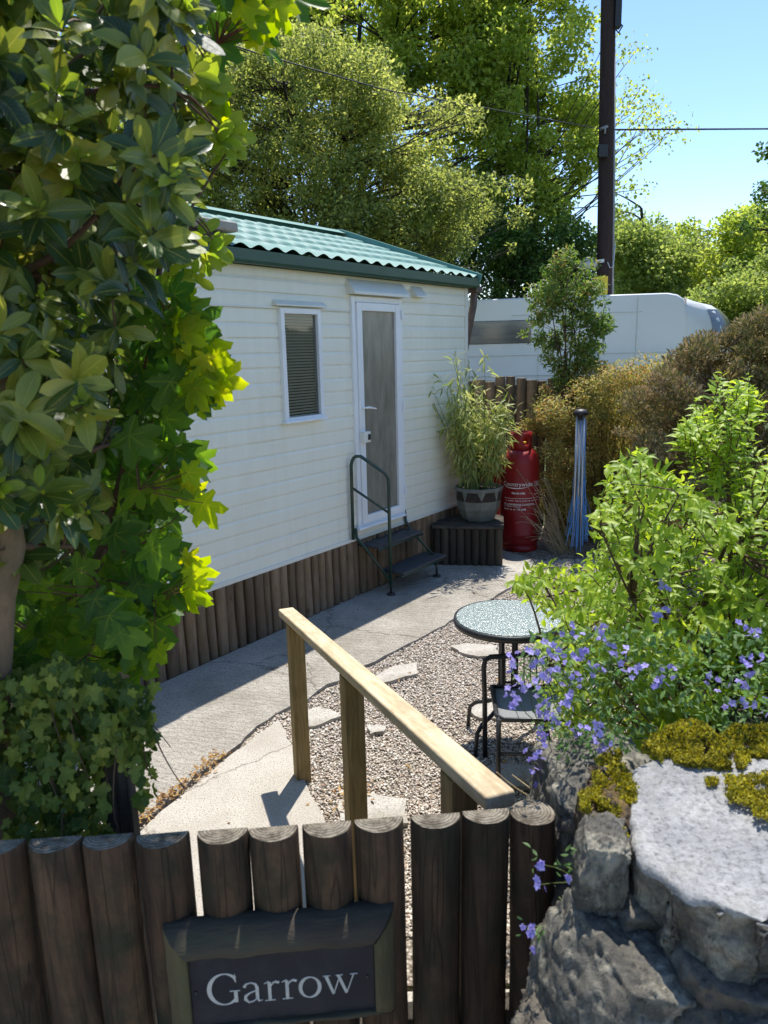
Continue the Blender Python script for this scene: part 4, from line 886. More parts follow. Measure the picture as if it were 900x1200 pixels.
# ================================================================== GAS CYLINDERS
def text_mesh(s, size):
    c = bpy.data.curves.new('t', 'FONT'); c.body = s; c.size = size; c.extrude = .0; c.align_x = 'LEFT'; c.resolution_u = 3
    o = bpy.data.objects.new('t', c); COL.objects.link(o); dg = bpy.context.evaluated_depsgraph_get()
    me = bpy.data.meshes.new_from_object(o.evaluated_get(dg)); V = [tuple(v.co) for v in me.vertices]; Fs = [tuple(p.vertices) for p in me.polygons]
    bpy.data.objects.remove(o); bpy.data.meshes.remove(me); return V, Fs
def cylinder(name, label, loc, rot, print_):
    g = thing(name, label, 'gas cylinder', loc, rot, 'red gas cylinders by the fence'); r = .187; b = MB()
    b.lathe([(.0, .05), (.165, .05), (.182, .075), (r, .11), (r, .16), (r+.0025, .165), (r+.0025, .18), (r, .185), (r, .86), (r-.004, .90), (.165, .955), (.12, .995), (.06, 1.012), (0, 1.015)], n=48); b.build('body', M['red'], g, smooth=True)
    b = MB(); b.lathe([(.150, .006), (.172, .0), (.178, .012), (.176, .07), (.168, .07), (.168, .012)], n=40); b.build('foot_ring', M['red'], g, smooth=True)
    b = MB(); n = 40; zs = [.985, 1.05, 1.115, 1.165]; rr = .108
    V = [(rr*math.cos(2*math.pi*k/n), rr*math.sin(2*math.pi*k/n), z) for z in zs for k in range(n)]
    Fs = [(i*n+k, i*n+(k+1) % n, (i+1)*n+(k+1) % n, (i+1)*n+k) for i in range(3) for k in range(n) if not (i == 1 and (k in (31, 32, 33, 34) or k in (11, 12, 13, 14) or k in (21, 22, 23) or k in (1, 2, 3)))]
    b.add(V, Fs); o = b.build('valve_guard', M['red'], g, smooth=True); sm = o.modifiers.new('s', 'SOLIDIFY'); sm.thickness = .005
    b = MB(); b.lathe([(.018, 1.0), (.018, 1.05), (.028, 1.055), (.028, 1.09), (.012, 1.1), (0, 1.1)], n=14); b.tube([(0, 0, 1.06), (.05, -.02, 1.06)], .012); b.build('valve', M['yellow'], g, smooth=True)
    if print_:
        b = MB(); R2 = r+.0032
        def put(s, size, x, z):
            V, Fs = text_mesh(s, size); b.add([(R2*math.sin((vx+x)/R2), -R2*math.cos((vx+x)/R2), z+vy) for vx, vy, _ in V], Fs)
        put('Countrywide', .058, -.205, .660)
        def marks(z, w0, w1, h):      # small print too fine to read: runs of tiny strokes
            x = w0
            while x < w1:
                w = rng.uniform(.003, .009)
                a, c_ = x/R2, (x+w)/R2; hh = h*rng.uniform(.7, 1); b.add([(R2*math.sin(a), -R2*math.cos(a), z), (R2*math.sin(c_), -R2*math.cos(c_), z), (R2*math.sin(c_), -R2*math.cos(c_), z+hh), (R2*math.sin(a), -R2*math.cos(a), z+hh)], [(0, 1, 2, 3)])
                x += w+rng.uniform(.0025, .005)*(3 if rng.random() < .2 else 1)
        marks(.582, -.10, .03, .020)
        for z in (.692, .675, .658): marks(z, .125, .215, .009)
        marks(.605, .14, .205, .008); marks(.512, -.17, .20, .009); marks(.480, -.19, .12, .010); marks(.455, -.19, .0, .010); marks(.425, -.19, .03, .016)
        # rules and swoosh
        for z, w0, w1 in ((.575, .12, .22), (.538, -.19, .22), (.472, -.19, .17)):
            m = 12; V = []; 
            for i in range(m+1):
                a = (w0+(w1-w0)*i/m)/R2; V += [(R2*math.sin(a), -R2*math.cos(a), z), (R2*math.sin(a), -R2*math.cos(a), z+.0035)]
            b.add(V, [(2*i, 2*i+2, 2*i+3, 2*i+1) for i in range(m)])
        m = 18; V = []
        for i in range(m+1):
            t = i/m; a = (-.20+.27*t)/R2; z = .635+.02*(2*t-1)**2; V += [(R2*math.sin(a), -R2*math.cos(a), z), (R2*math.sin(a), -R2*math.cos(a), z+.001+.008*math.sin(math.pi*t))]
        b.add(V, [(2*i, 2*i+2, 2*i+3, 2*i+1) for i in range(m)])
        b.build('printed_lettering', M['whiteprint'], g)
    return g
cylinder('gas_cylinder', 'tall red gas cylinder with white print, right of the planter', (1.345, 7.28, 0), R_(-4), True)
cylinder('gas_cylinder', 'red gas cylinder mostly hidden behind the planter', (.99, 7.50, 0), R_(30), False)

# ================================================================== FOLDED WASHING LINE
wl_ = thing('rotary_clothes_line', 'folded rotary clothes line with bunched blue cord', 'clothes line', (1.83, 6.93, 0))
b = MB(); b.tube([(0, 0, -.02), (0, 0, 1.38)], .019, 12); b.build('pole', M['alu'], wl_, smooth=True)
b = MB(); b.lathe([(0, 1.40), (.045, 1.395), (.07, 1.37), (.07, 1.345), (.03, 1.34), (.022, 1.30)], n=16); b.build('hub', M['blackplastic'], wl_, smooth=True)
for k in range(4):
    a = k*math.pi/2+.5; b = MB(); b.tube([(.042*math.cos(a), .042*math.sin(a), 1.34), (.05*math.cos(a), .05*math.sin(a), .10)], .0125, 8); b.build('arm', M['alu'], wl_, smooth=True)
b = MB()
for i in range(26):
    a = rng.uniform(0, 6.28); a2 = a+rng.normal()*.5; z0 = rng.uniform(.45, .8) if i < 22 else 1.3; z1 = rng.uniform(.06, .40); r1 = rng.uniform(.05, .14) 
    p0 = np.array([.05*math.cos(a), .05*math.sin(a), z0]); p1 = np.array([r1*math.cos(a2), r1*math.sin(a2), z1]); p2 = np.array([.05*math.cos(a2+.8), .05*math.sin(a2+.8), rng.uniform(.45, .7)])
    q = np.array([.055*math.cos(a2), .055*math.sin(a2), z0*.6+z1*.4]); lo = np.array([(r1-.03)*math.cos(a2+.5), (r1-.03)*math.sin(a2+.5), z1-.01])
    b.tube([p0, q, (p1+q)/2, p1, lo, (lo+p2)/2*np.array([.75, .75, 1]), p2], .0028, 4, cap=False)
b.build('cord', M['bluecord'], wl_, smooth=True)

# ================================================================== BACK FENCE
fn = thing('log_fence', 'tall brown log fence behind the cylinders, partly screened by shrubs', 'fence', (0, 8.35, 0))
fm = [log_mesh('log', .058+.005*(i % 3-1), 1.66, seed=80+i, n=10, wob=.05, mats=[M['log_fence'], M['log_end']]) for i in range(5)]
x = .85; k = 0
while x < 2.75:
    o = link('log', fm[k % 5], fn, (x, rng.normal()*.008, -.03+rng.normal()*.02), rng.uniform(0, 6)); x += .115; k += 1
b = MB(); b.box((1.78, .09, 1.2), (1.9, .04, .1)); b.build('fence_rail', M['log_fence'], fn)

# ================================================================== TOURING CARAVAN
TC = np.array([6.20, 15.5, 0.0]); ta = R_(172)   # near right corner; local x runs left along the visible side
tc = thing('touring_caravan', 'white touring caravan parked beyond the fence', 'touring caravan', (TC[0], TC[1], .70), ta)
# local: x along side to the left, -y (after 172 deg turn) away from camera
zb, zt, Wd = .50, 2.26, 2.2
def outline():
    P = [(0.02, zb), (6.0, zb)]
    P += [(6.0+.55*math.sin(t*math.pi/2)**.8, zb+(zt-zb)*.45*t) for t in np.linspace(.1, 1, 6)] + [(6.5-.9*t**2, zb+(zt-zb)*(.45+.5*t)) for t in np.linspace(.2, 1, 5)]
    P += [(5.2, zt), (3, zt+.02), (.42, zt+.02), (.22, zt-.02), (.09, zt-.11), (.03, zt-.26), (0, zt-.5)]
    return P
O2 = outline(); n = len(O2)
def cap_x(x, y):   # end bulges outwards across the width
    t = y/Wd; return x
ys = [0, -.05, -Wd+.05, -Wd]
b = MB(); V = []; cx, cz = 3, 1.3
for j, y in enumerate(ys):
    f_ = .985 if j in (0, 3) else 1
    V += [(cx+(x-cx)*f_, y, cz+(z-cz)*(f_ if z > 1 else 1)) for x, z in O2]
Fs = [(j*n+i, j*n+(i+1) % n, (j+1)*n+(i+1) % n, (j+1)*n+i) for j in range(3) for i in range(n)]+[tuple(range(n))[::-1], tuple(range(3*n, 4*n))]
b.add(V, Fs); b.build('body', M['caravan'], tc, bevel=.03, seg=3)
# bulged end moulding (the end with the window), lofted across the width
b = MB(); m = 14; k = 12; V = []
for j in range(m+1):
    w = j/m; sw = max(0, math.sin(math.pi*w))**.5
    for i in range(k+1):
        t = i/k; z = zb+.02+(zt-zb-.10)*t; prof = max(0, 1-(max(0, t-.55)/.45)**3.2)**.5 if t > .55 else 1-.10*(1-t/.55)**2
        V.append((.05-1.25*sw*prof*(.80+.20*min(1, (1-t)*2)), -.03-(Wd-.06)*w, z))
b.add(V, [(j*(k+1)+i, j*(k+1)+i+1, (j+1)*(k+1)+i+1, (j+1)*(k+1)+i) for j in range(m) for i in range(k)])
b.build('end_moulding', M['caravan'], tc, smooth=True)
b = MB(); V = []
for j in range(9):
    w = .07+.86*j/8; sw = math.sin(math.pi*w)**.5
    for t in (.58, .68, .78, .86):
        prof = max(0, 1-(max(0, t-.55)/.45)**3.2)**.5
        V.append((.05-1.25*sw*prof*(.80+.20*min(1, (1-t)*2))-.02, -.03-(Wd-.06)*w, zb+.02+(zt-zb-.10)*t))
b.add(V, [(j*4+i, j*4+i+1, (j+1)*4+i+1, (j+1)*4+i) for j in range(8) for i in range(3)]); b.build('end_window', M['darkwin'], tc, smooth=True)
b = MB(); b.box((4.75, .012, 1.60), (3.3, .03, .47)); wn_ = b.build('window', M['darkwin'], tc, bevel=.02)
b = MB(); b.box((3.0, .012, .60), (5.9, .02, .045)); b.box((3.0, .010, .70), (5.9, .016, .012)); b.box((3.0, .010, 1.12), (5.9, .014, .008)); b.box((2.2, .008, 1.93), (2.6, .01, .015)); b.build('trim', M['alu'], tc)
for x_, w_, z_ in ((1.0, 1.2, 1.6), (2.95, 1.5, 1.3)):
    b = MB(); b.box((x_, .011, z_), (.010, .014, w_)); b.build('panel_seam', M['cream'], tc)
b = MB(); b.box((1.9, .012, 1.35), (.34, .02, .22)); b.build('vent_grille', M['cream'], tc, bevel=.01)
b = MB(); b.box((.5, .012, .72), (.10, .03, .06)); b.build('marker_light', M['red'], tc, bevel=.01)
b = MB(); b.box((3, -1.1, .38), (5.6, 2.0, .2)); b.build('chassis', M['blackplastic'], tc)
for yy in (-.15, -2.05):
    b = MB(); b.tube([(3.0, yy+.09, .33), (3.0, yy-.09, .33)], .33, 22); b.build('wheel', M['blackplastic'], tc, smooth=False)

# ================================================================== TELEGRAPH POLE AND CABLES
pb = Y(708, 335, 17.6); ptp = Y(713, 0, 17.6)
pz = .72; vx = (ptp[0]-pb[0])/(ptp[2]-pb[2]); base = np.array([pb[0]+vx*(pz-pb[2]), 17.6, pz])
tp = thing('telegraph_pole', 'dark creosoted telegraph pole with grey cable conduit', 'telegraph pole', base)
b = MB(); hh = 10.2; b.tube([(vx*t*hh, 0, t*hh) for t in np.linspace(0, 1, 9)], [.178-.03*t for t in np.linspace(0, 1, 9)], 20); b.build('pole', M['pole'], tp, smooth=True)
def pp_(x, y): q = Y(x, y, 17.6)-base; return q
b = MB(); q = pp_(716, 60); b.tube([(.172+vx*.3, -.06, .3), (.168+vx*4, -.06, 4.0), tuple(pp_(719, 60)+[0, -.06, 0])], .030, 8); b.build('conduit', M['greyplastic'], tp, smooth=True)
b = MB(); q = pp_(722, 18); b.box((q[0], -.1, q[2]+.12), (.13, .16, .8)); b.tube([pp_(721, 28)+[0, -.15, 0], pp_(727, 34)+[0, -.15, 0], pp_(722, 42)+[0, -.15, 0], pp_(718, 36)+[0, -.15, 0]], .018); b.build('cable_box', M['blackplastic'], tp, bevel=.02)
b = MB(); q = pp_(703, 180); b.box((q[0], -.2, q[2]), (.20, .14, .26)); b.build('junction_box', M['blackplastic'], tp, bevel=.015)
b = MB(); q = pp_(706, 154); b.tube([(q[0]-.1, -.17, q[2]), (q[0]+.06, -.19, q[2]+.05)], .03); b.tube([(q[0], -.2, q[2]+.06), (q[0], -.2, q[2]-.1)], .02); b.build('cable_clamp', M['greyplastic'], tp, smooth=True)
b = MB(); q = pp_(703, 334); b.box((q[0]+.0, -.19, q[2]-.06), (.24, .012, .46)); b.build('warning_plate', M['yellow'], tp)
lp = pp_(688, 309)
b = MB(); b.lathe([(0, .0), (.10, .01), (.19, .05), (.215, .11), (.20, .17), (.13, .22), (.05, .245), (0, .25)], (lp[0], -.1, lp[2]-.14), 18, flat=.8); lamp = b.build('lamp_head', M['lampglass'], tp, smooth=True)
b = MB(); b.beam((lp[0]+.15, -.12, lp[2]+.02), (lp[0]+.40, -.12, lp[2]+.05), .08, .07); b.tube([(lp[0]+.4, -.2, lp[2]), (lp[0]+.45, -.22, lp[2]-.12), (lp[0]+.53, -.2, lp[2]-.10), (lp[0]+.57, -.14, lp[2]+.4)], .012); b.build('bracket', M['alu'], lamp, smooth=False)
def cable(name, label, pts, r, sag=0):
    b = MB(); P = []
    for i, (p, q) in enumerate(zip(pts[:-1], pts[1:])):
        for t in np.linspace(0, 1, 14)[:-1]:
            v = np.array(p)*(1-t)+np.array(q)*t; v[2] -= sag*4*t*(1-t); P.append(v)
    P.append(np.array(pts[-1])); b.tube(P, r, 6); o = b.build(name, M['wire'], None, smooth=True); tag(o, label, 'cable')
c0 = Y(709, 152, 17.4)
cable('overhead_cable', 'overhead cable running right from the pole across the sky', [c0, Y(900, 151, 20), Y(1500, 120, 30)], .020)
cable('overhead_cable', 'thin overhead cable running left from the pole before the trees', [c0, Y(450, 105, 12.5), Y(300, 62, 10), Y(-300, -140, 5)], .009)

# ================================================================== STONE WALL (right foreground)
import mathutils
from mathutils import noise as mn
def rockmesh(name, size, seed, amp=.12, sub=5, flat_top=None, mat=None, freq=1.6, poly=None):
    """a weathered boulder: rounded box pushed about by layered noise"""
    import bmesh
    bm = bmesh.new(); bmesh.ops.create_cube(bm, size=2)
    bmesh.ops.subdivide_edges(bm, edges=bm.edges[:], cuts=40, use_grid_fill=True)
    off = Vector((seed*7.1, seed*3.3, seed*1.7))
    for v in bm.verts:
        p = v.co.copy(); q = p.normalized()*1.12
        p = p.lerp(q, .5)
        nn = mn.fractal(p*freq+off, .9, 2.1, 6)
        rd = (1-abs(mn.noise(p*2.2+off))); r2 = (1-abs(mn.noise(p*6.3+off)))**2; fc = mn.cell(p*1.9+off)
        p *= 1+amp*nn+amp*.5*(rd-.7)+.045*(r2-.6)+.02*mn.fractal(p*14+off, .8, 2.1, 4)+.035*(mn.voronoi(p*2.6+off)[0][1]-mn.voronoi(p*2.6+off)[0][0])
        p += Vector((mn.noise(p*.8+off), mn.noise(p*.8-off), mn.noise(p*.8+off*2)))*amp*.9
        if flat_top is not None and p.z > flat_top: p.z = flat_top+(p.z-flat_top)*.12
        v.co = Vector((p.x*size[0]/2, p.y*size[1]/2, p.z*size[2]/2))
    me = bpy.data.meshes.new(name); bm.to_mesh(me); bm.free()
    me.materials.append(mat); me.polygons.foreach_set('use_smooth', [True]*len(me.polygons)); return me
WL = np.array([.62, 1.25, .22])
wall = thing('stone_wall', 'rough stone wall capped by a pale speckled granite block', 'stone wall', WL)
def stone(loc, size, seed, mat, rot=(0, 0, 0), amp=.14, ft=None, label=None, freq=1.6):
    o = link('stone', rockmesh('stone', size, seed, amp, mat=mat, flat_top=ft, freq=freq), wall, np.array(loc)-WL); o.rotation_euler = tuple(R_(a) for a in rot)
    if label: o['label'] = label
    return o
# granite cap block from its surveyed outline
import bmesh
zc = 1.13
top = [G(739, 903, zc), G(738, 950, zc-.01), G(748, 1004, zc-.01), G(785, 1035, zc-.012), G(820, 1052, zc-.01), G(862, 1070, zc-.015), G(905, 1078, zc-.02), G(1010, 1110, zc-.03), G(1180, 1060, zc-.02), G(1160, 960, zc), G(1010, 905, zc+.005), G(900, 890, zc+.01), G(820, 882, zc+.01), G(770, 888, zc+.01)]
t2 = []
for i in range(len(top)):
    p, q = top[i], top[(i+1) % len(top)]
    for t in (0, .25, .5, .75):
        v = p*(1-t)+q*t; k_ = .011 if i < 9 else .004; v = v+np.array([mn.noise(Vector(v*23)), mn.noise(Vector(v*23+5)), .25*mn.noise(Vector(v*15+9))])*k_*1.6; t2.append(v)
top = t2
bm = bmesh.new(); cc = np.mean(top, 0)
vt = [bm.verts.new(Vector(p)) for p in top]; 
vb = [bm.verts.new(Vector((cc[0]+(p[0]-cc[0])*.97, cc[1]+(p[1]-cc[1])*.92+.005, zc-.155+.02*math.sin(i*.55)+.012*math.sin(i*1.9)))) for i, p in enumerate(top)]
n = len(top)
bm.faces.new(vt); bm.faces.new(vb[::-1])
for i in range(n): bm.faces.new((vt[i], vb[i], vb[(i+1) % n], vt[(i+1) % n]))
bmesh.ops.recalc_face_normals(bm, faces=bm.faces[:])
bmesh.ops.bevel(bm, geom=bm.edges[:], offset=.005, segments=1, affect='EDGES')
bmesh.ops.triangulate(bm, faces=bm.faces[:])
for _ in range(7):
    es = [e for e in bm.edges if e.calc_length() > .012]
    if not es or len(bm.verts) > 60000: break
    bmesh.ops.subdivide_edges(bm, edges=es, cuts=1)
    bmesh.ops.triangulate(bm, faces=[f for f in bm.faces if len(f.verts) > 3])
bm.normal_update()
for v in bm.verts:
    p = v.co.copy(); side = 1-min(1, max(0, v.normal.z)); nv_ = v.normal.copy()
    q_ = [(a_[0]-cc[0], a_[1]-cc[1]) for a_ in top]
    if p.z > zc-.05 and bool(inpoly(np.array([(p.x-cc[0])/.95]), np.array([(p.y-cc[1])/.95]), q_)[0]): side = 0; nv_ = Vector((0, 0, 1))
    v.co = p+nv_*(mn.fractal(p*9, .9, 2.1, 5)*(.004+.014*side)+mn.noise(p*40)*(.0012+.003*side))
    v.co -= Vector(WL)
me = bpy.data.meshes.new('capstone'); bm.to_mesh(me); bm.free(); me.materials.append(M['granite']); me.polygons.foreach_set('use_smooth', [True]*len(me.polygons))
me.materials.append(M['rock_grey']); me.polygons.foreach_set('material_index', [0 if p.center.z > zc-WL[2]-.024 or (p.center.z > zc-WL[2]-.04 and p.normal.z > .3) else 1 for p in me.polygons]); link('capstone', me, wall)
stone(Y(714, 1000, 1.27), (.105, .16, .24), 3, M['rock_brown'], (0, 2, 0), .08, label='small mossy brown stone left of the capstone')
stone(Y(703, 1015, 1.16), (.085, .12, .15), 21, M['rock_grey'], (0, 8, -10), .10)
stone(Y(724, 1165, 1.08), (.215, .26, .235), 5, M['rock_grey'], (5, 22, 15), .10, label='rounded grey boulder low beside the gate')
stone(Y(850, 1165, 1.07), (.30, .28, .22), 8, M['rock_dark'], (0, 15, 0), .13)
stone(Y(770, 1060, 1.20), (.24, .24, .16), 9, M['rock_dark'], (0, 20, 0), .15)
stone(Y(900, 1200, 1.00), (.26, .26, .15), 12, M['rock_grey'], (0, 5, 10), .13)
stone(Y(750, 1260, 1.03), (.40, .30, .22), 14, M['rock_dark'], (0, 0, 0), .12)
stone(Y(1000, 1190, 1.05), (.36, .30, .30), 15, M['rock_grey'], (0, 0, 0), .12)
stone(Y(712, 950, 1.38), (.10, .15, .12), 16, M['rock_brown'], (0, 8, 0), .12)
for k, (x, y, z, sx, sz, sd) in enumerate([(.42, 1.12, .55, .34, .30, 31), (.80, 1.10, .55, .42, .34, 32), (1.22, 1.12, .62, .40, .40, 33), (1.55, 1.2, .95, .36, .34, 34), (1.6, 1.15, .50, .40, .36, 35), (.62, 1.1, .34, .5, .26, 36), (1.1, 1.1, .32, .5, .28, 37), (1.95, 1.2, .75, .4, .5, 38), (1.25, 1.15, .95, .4, .26, 39), (.45, 1.45, .6, .3, .7, 40), (.46, 1.50, .92, .26, .28, 41)]):
    stone((x, y, z), (sx, .34, sz), sd, M['rock_dark'] if k % 2 else M['rock_grey'])
b = MB(); b.box((.72, .13, .40), (1.75, .36, .78)); b.build('wall_core', M['rock_dark'], wall)
# moss cushions on the cap and around it
def mosspatch(name, poly, z, hgt_, n, parent, off, sz=(.008, .02), dens=None):
    P = []; pa = np.array(poly, float); lo, hi = pa.min(0), pa.max(0)
    while len(P) < n:
        px = rng.uniform(lo[0], hi[0], n*3); py = rng.uniform(lo[1], hi[1], n*3)
        nz = np.array([mn.noise(Vector((x*.02, y*.03, z*3))) for x, y in zip(px, py)])
        n2 = np.array([mn.noise(Vector((x*.06, y*.09, 7))) for x, y in zip(px, py)]); ok = inpoly(px+nz*26+n2*10, py+nz*20+n2*8, poly) & (n2 > -.28); P += [(x, y) for x, y in zip(px[ok], py[ok])]
    P = np.array(P[:n]); Q = []
    for x, y in P:
        q = G(x, y, z); k = .5+.5*mn.noise(Vector(q)*16); q[2] += hgt_*rng.random()*k*1.1; Q.append(q)
    Q = np.array(Q)-off
    return leaves(name, T_RH, Q, rdir(n, 1.2), rdir(n, .4), rng.uniform(*sz, n), M['moss'], parent)
mosspatch('moss', [(752, 892), (760, 868), (800, 852), (860, 857), (905, 864), (930, 900), (900, 896), (868, 884), (850, 905), (805, 898), (775, 886)], zc+.004, .030, 26000, wall, WL, (.004, .010))
mosspatch('moss', [(850, 925), (895, 905), (960, 930), (960, 965), (900, 960), (865, 950)], zc+.006, .022, 3500, wall, WL, (.005, .011))
mosspatch('moss', [(826, 914), (842, 914), (842, 924), (828, 924)], zc+.004, .008, 300, wall, WL, (.004, .008))
mosspatch('moss', [(668, 935), (690, 908), (738, 890), (745, 930), (738, 985), (715, 965), (700, 945), (680, 960)], zc-.02, .03, 5000, wall, WL, (.005, .012))
mosspatch('moss', [(702, 975), (740, 990), (745, 1020), (715, 1010)], zc-.06, .03, 1200, wall, WL, (.004, .010))
# raised earth behind the wall that the plants root in
b = MB(); gx_ = np.linspace(.42, 3.2, 24); gy_ = np.linspace(1.42, 3.3, 18); V = []
for yy in gy_:
    for xx in gx_:
        e = min(1, (xx-.42-.30*(yy-1.42))/.3) if xx > .42+.30*(yy-1.42) else 0
        e2 = min(1, (3.3-yy)/.5); V.append((xx, yy, -.03+(1.02*max(0, e)*e2)+.03*mn.noise(Vector((xx*4, yy*4, 0)))))
m_ = len(gx_); b.add(V, [(j*m_+i, j*m_+i+1, (j+1)*m_+i+1, (j+1)*m_+i) for j in range(len(gy_)-1) for i in range(m_-1)])
tag(b.build('earth_bank', M['soil'], smooth=True), kind='structure')
# posts each side of the gate
def post(name, label, loc, w, h, mat):
    b = MB(); b.box((0, 0, h/2), (w, w*.95, h)); o = b.build(name, mat, bevel=.006, loc=loc, rotz=GA); return tag(o, label, 'post')
q = Y(686, 905, 1.47); post('gate_post', 'square brown gate post wedged against the mossy stones', (q[0], q[1], .22), .075, q[2]-.22, M['timber_old'])
q = Y(134, 930, 1.46); post('gate_post', 'dark square gate post swallowed by ivy', (q[0]+.004, q[1]+.02, .22), .058, 1.22-.22, M['timber_old'])

# ================================================================== PLANT BUILDERS
def tubes_between(b, A, B, r0, r1, bend=.12, n=6, sides=6):
    P = bez(A, B, bend, n); b.tube(P, list(np.linspace(r0, r1, n)), sides, cap=False); return P
def rosettes(P, Dv, nleaf, size, T, spread=(50, 80), jit=12):
    """whorls of leaves round twig tips"""
    LP, LD, LN, LS = [], [], [], []
    for p, d in zip(P, Dv):
        d = unit(d); a = np.array([0, 0, 1.]) if abs(d[2]) < .9 else np.array([1., 0, 0]); x = unit(np.cross(d, a)); y = np.cross(d, x); ph = rng.uniform(0, 6.28); k = rng.integers(*nleaf)
        for j in range(k):
            az = ph+j*2.4; th = R_(rng.uniform(*spread)+rng.normal()*jit*.3); rad = x*math.cos(az)+y*math.sin(az)
            ld = unit(d*math.cos(th)+rad*math.sin(th)); LP.append(p-d*rng.uniform(0, .035)*size[1]/.08+rad*.003); LD.append(ld); LN.append(unit(d*math.sin(th)-rad*math.cos(th)+rng.normal(size=3)*.25)); LS.append(rng.uniform(*size))
    return np.array(LP), np.array(LD), np.array(LN), np.array(LS)

# --- glossy shrub, left foreground
SH = np.array([-.93, 1.62, .2])
poly_s = [(-190, -80), (215, -80), (225, 10), (212, 60), (214, 120), (232, 160), (228, 205), (214, 235), (212, 262), (182, 290), (160, 320), (148, 360), (138, 420), (130, 500), (110, 560), (95, 640), (45, 680), (-40, 700), (-190, 680)]
shrub = thing('glossy_shrub', 'large glossy oval leaved shrub filling the left foreground', 'shrub', SH)
front = vol(poly_s, 1.22, 1.62, 310); back = vol(poly_s, 1.6, 2.15, 200)
front = front[front[:, 2] > 1.12]; edge_t = []
tips = np.concatenate([front, back])
axis = np.array([-1.05, 1.75, 0])
Dv = unit(tips-np.array([-.95, 1.9, 0])*[1, 1, 0]-np.stack([0*tips[:, 0], 0*tips[:, 0], tips[:, 2]-.25], 1)+rng.normal(size=tips.shape)*.22)
LP, LD, LN, LS = rosettes(tips, Dv, (7, 11), (.040, .080), T_OV, (42, 88))
leaves('foliage', T_OV, LP-SH, LD, LN, LS, M['leaf_glossy'], shrub, curl=rng.uniform(-.6, 2.4, len(LP)))
sel = rng.random(len(tips)) < .5
LP, LD, LN, LS = rosettes(tips[sel]+Dv[sel]*.012, Dv[sel], (3, 6), (.018, .042), T_OV, (12, 45))
leaves('young_or_backlit_foliage', T_OV, LP-SH, LD, LN, LS, M['leaf_young_backlit'], shrub, curl=rng.uniform(.2, 1.6, len(LP)))
# dense leafy core
core = vol(poly_s, 1.8, 2.5, 2200); core = core[core[:, 2] > .9]; n = len(core)
leaves('inner_foliage', T_OVN, core-SH, rdir(n, -.1), rdir(n, .6), rng.uniform(.06, .1, n), M['leaf_glossy'], shrub, curl=rng.uniform(.3, 2, n))
sp_ = np.concatenate([vol([(245, 150), (285, 165), (270, 195), (240, 185)], 1.75, 1.95, 6), vol([(235, 265), (262, 280), (255, 315), (232, 305)], 1.75, 1.95, 5), vol([(225, 60), (258, 90), (245, 130), (222, 110)], 1.7, 1.95, 9), vol([(250, 150), (285, 165), (270, 190)], 1.7, 1.8, 5), vol([(180, 300), (215, 290), (235, 320), (200, 340)], 1.7, 1.9, 4)])
LP, LD, LN, LS = rosettes(sp_, unit(np.array([.8, -.2, .35])+rng.normal(size=sp_.shape)*.3), (5, 8), (.032, .062), T_OV, (25, 75))
LN = unit(LN*.5+np.array([-.2, -.9, .1]))
leaves('young_or_backlit_foliage', T_OV, LP-SH, LD, LN, LS, M['leaf_young_backlit'], shrub, curl=rng.uniform(.2, 1.6, len(LP)))  # edge rosettes: brighter leaf colour stands in for backlit glow
tips = np.concatenate([tips, sp_])
b = MB(); tr = [np.array([-.80, 1.52, .2]), Y(-12, 900, 1.50), Y(0, 700, 1.47), Y(14, 640, 1.45), Y(4, 560, 1.45), Y(2, 480, 1.44), Y(-12, 330, 1.46), Y(-30, 150, 1.5), Y(-40, -60, 1.55)]
b.tube([p-SH for p in tr], [.040, .036, .030, .026, .021, .020, .018, .014, .010], 14)
b.build('trunk', M['bark'], shrub, smooth=True)
b = MB(); limbs = []
for (i0, tgt, yy) in ((3, (90, 640), 1.55), (4, (60, 430), 1.5), (5, (110, 420), 1.6), (5, (60, 300), 1.5), (6, (170, 300), 1.6), (6, (150, 200), 1.5), (6, (60, 150), 1.45), (7, (200, 100), 1.6), (7, (120, 40), 1.5), (8, (60, -20), 1.5), (8, (200, 0), 1.7), (6, (220, 250), 1.7), (5, (-120, 400), 1.6), (7, (-120, 150), 1.6), (4, (130, 520), 1.7)):
    q = Y(*tgt, yy); limbs.append(tubes_between(b, tr[i0]-SH, q-SH, .0095, .004, .25, 9, 8))
LB = np.concatenate(limbs)
for p in tips:
    p = p-SH; d = np.linalg.norm(LB-p, axis=1); j = np.argsort(d+rng.random(len(d))*.05)[0]
    if d[j] < .16 or (d[j] < .45 and rng.random() < .35): tubes_between(b, LB[j], p, .0032, .0018, .25, 6, 5)
b.build('branch', M['twig'], shrub, smooth=True)

# --- sycamore sapling behind it
SY = np.array([-.62, 2.0, .0])
syc = thing('sycamore_sapling', 'sycamore sapling with backlit yellow green lobed leaves beside the glossy shrub', 'sapling', SY)
regs = [([(160, 340), (190, 330), (222, 360), (240, 430), (242, 475), (205, 480), (228, 540), (222, 585), (195, 600), (215, 680), (212, 725), (192, 715), (180, 765), (160, 790), (120, 760), (60, 800), (0, 770), (60, 690), (130, 600), (150, 480)], 1.7, 2.2, 215),
        ([(238, -60), (330, -50), (362, 30), (330, 60), (290, 50), (268, 35), (245, 80), (262, 110), (235, 105), (222, 40)], 1.8, 2.1, 22),
        ([(0, 660), (110, 680), (190, 760), (170, 800), (80, 810), (-100, 820), (-100, 680)], 1.5, 1.75, 70)]
P = np.concatenate([vol(r, a, c, k) for r, a, c, k in regs]); n = len(P)
dk = vol([(60, 330), (165, 330), (190, 420), (180, 560), (180, 680), (165, 750), (60, 790), (-60, 800), (-60, 640), (60, 560)], 2.1, 2.6, 330); P = np.concatenate([P, dk]); n = len(P)
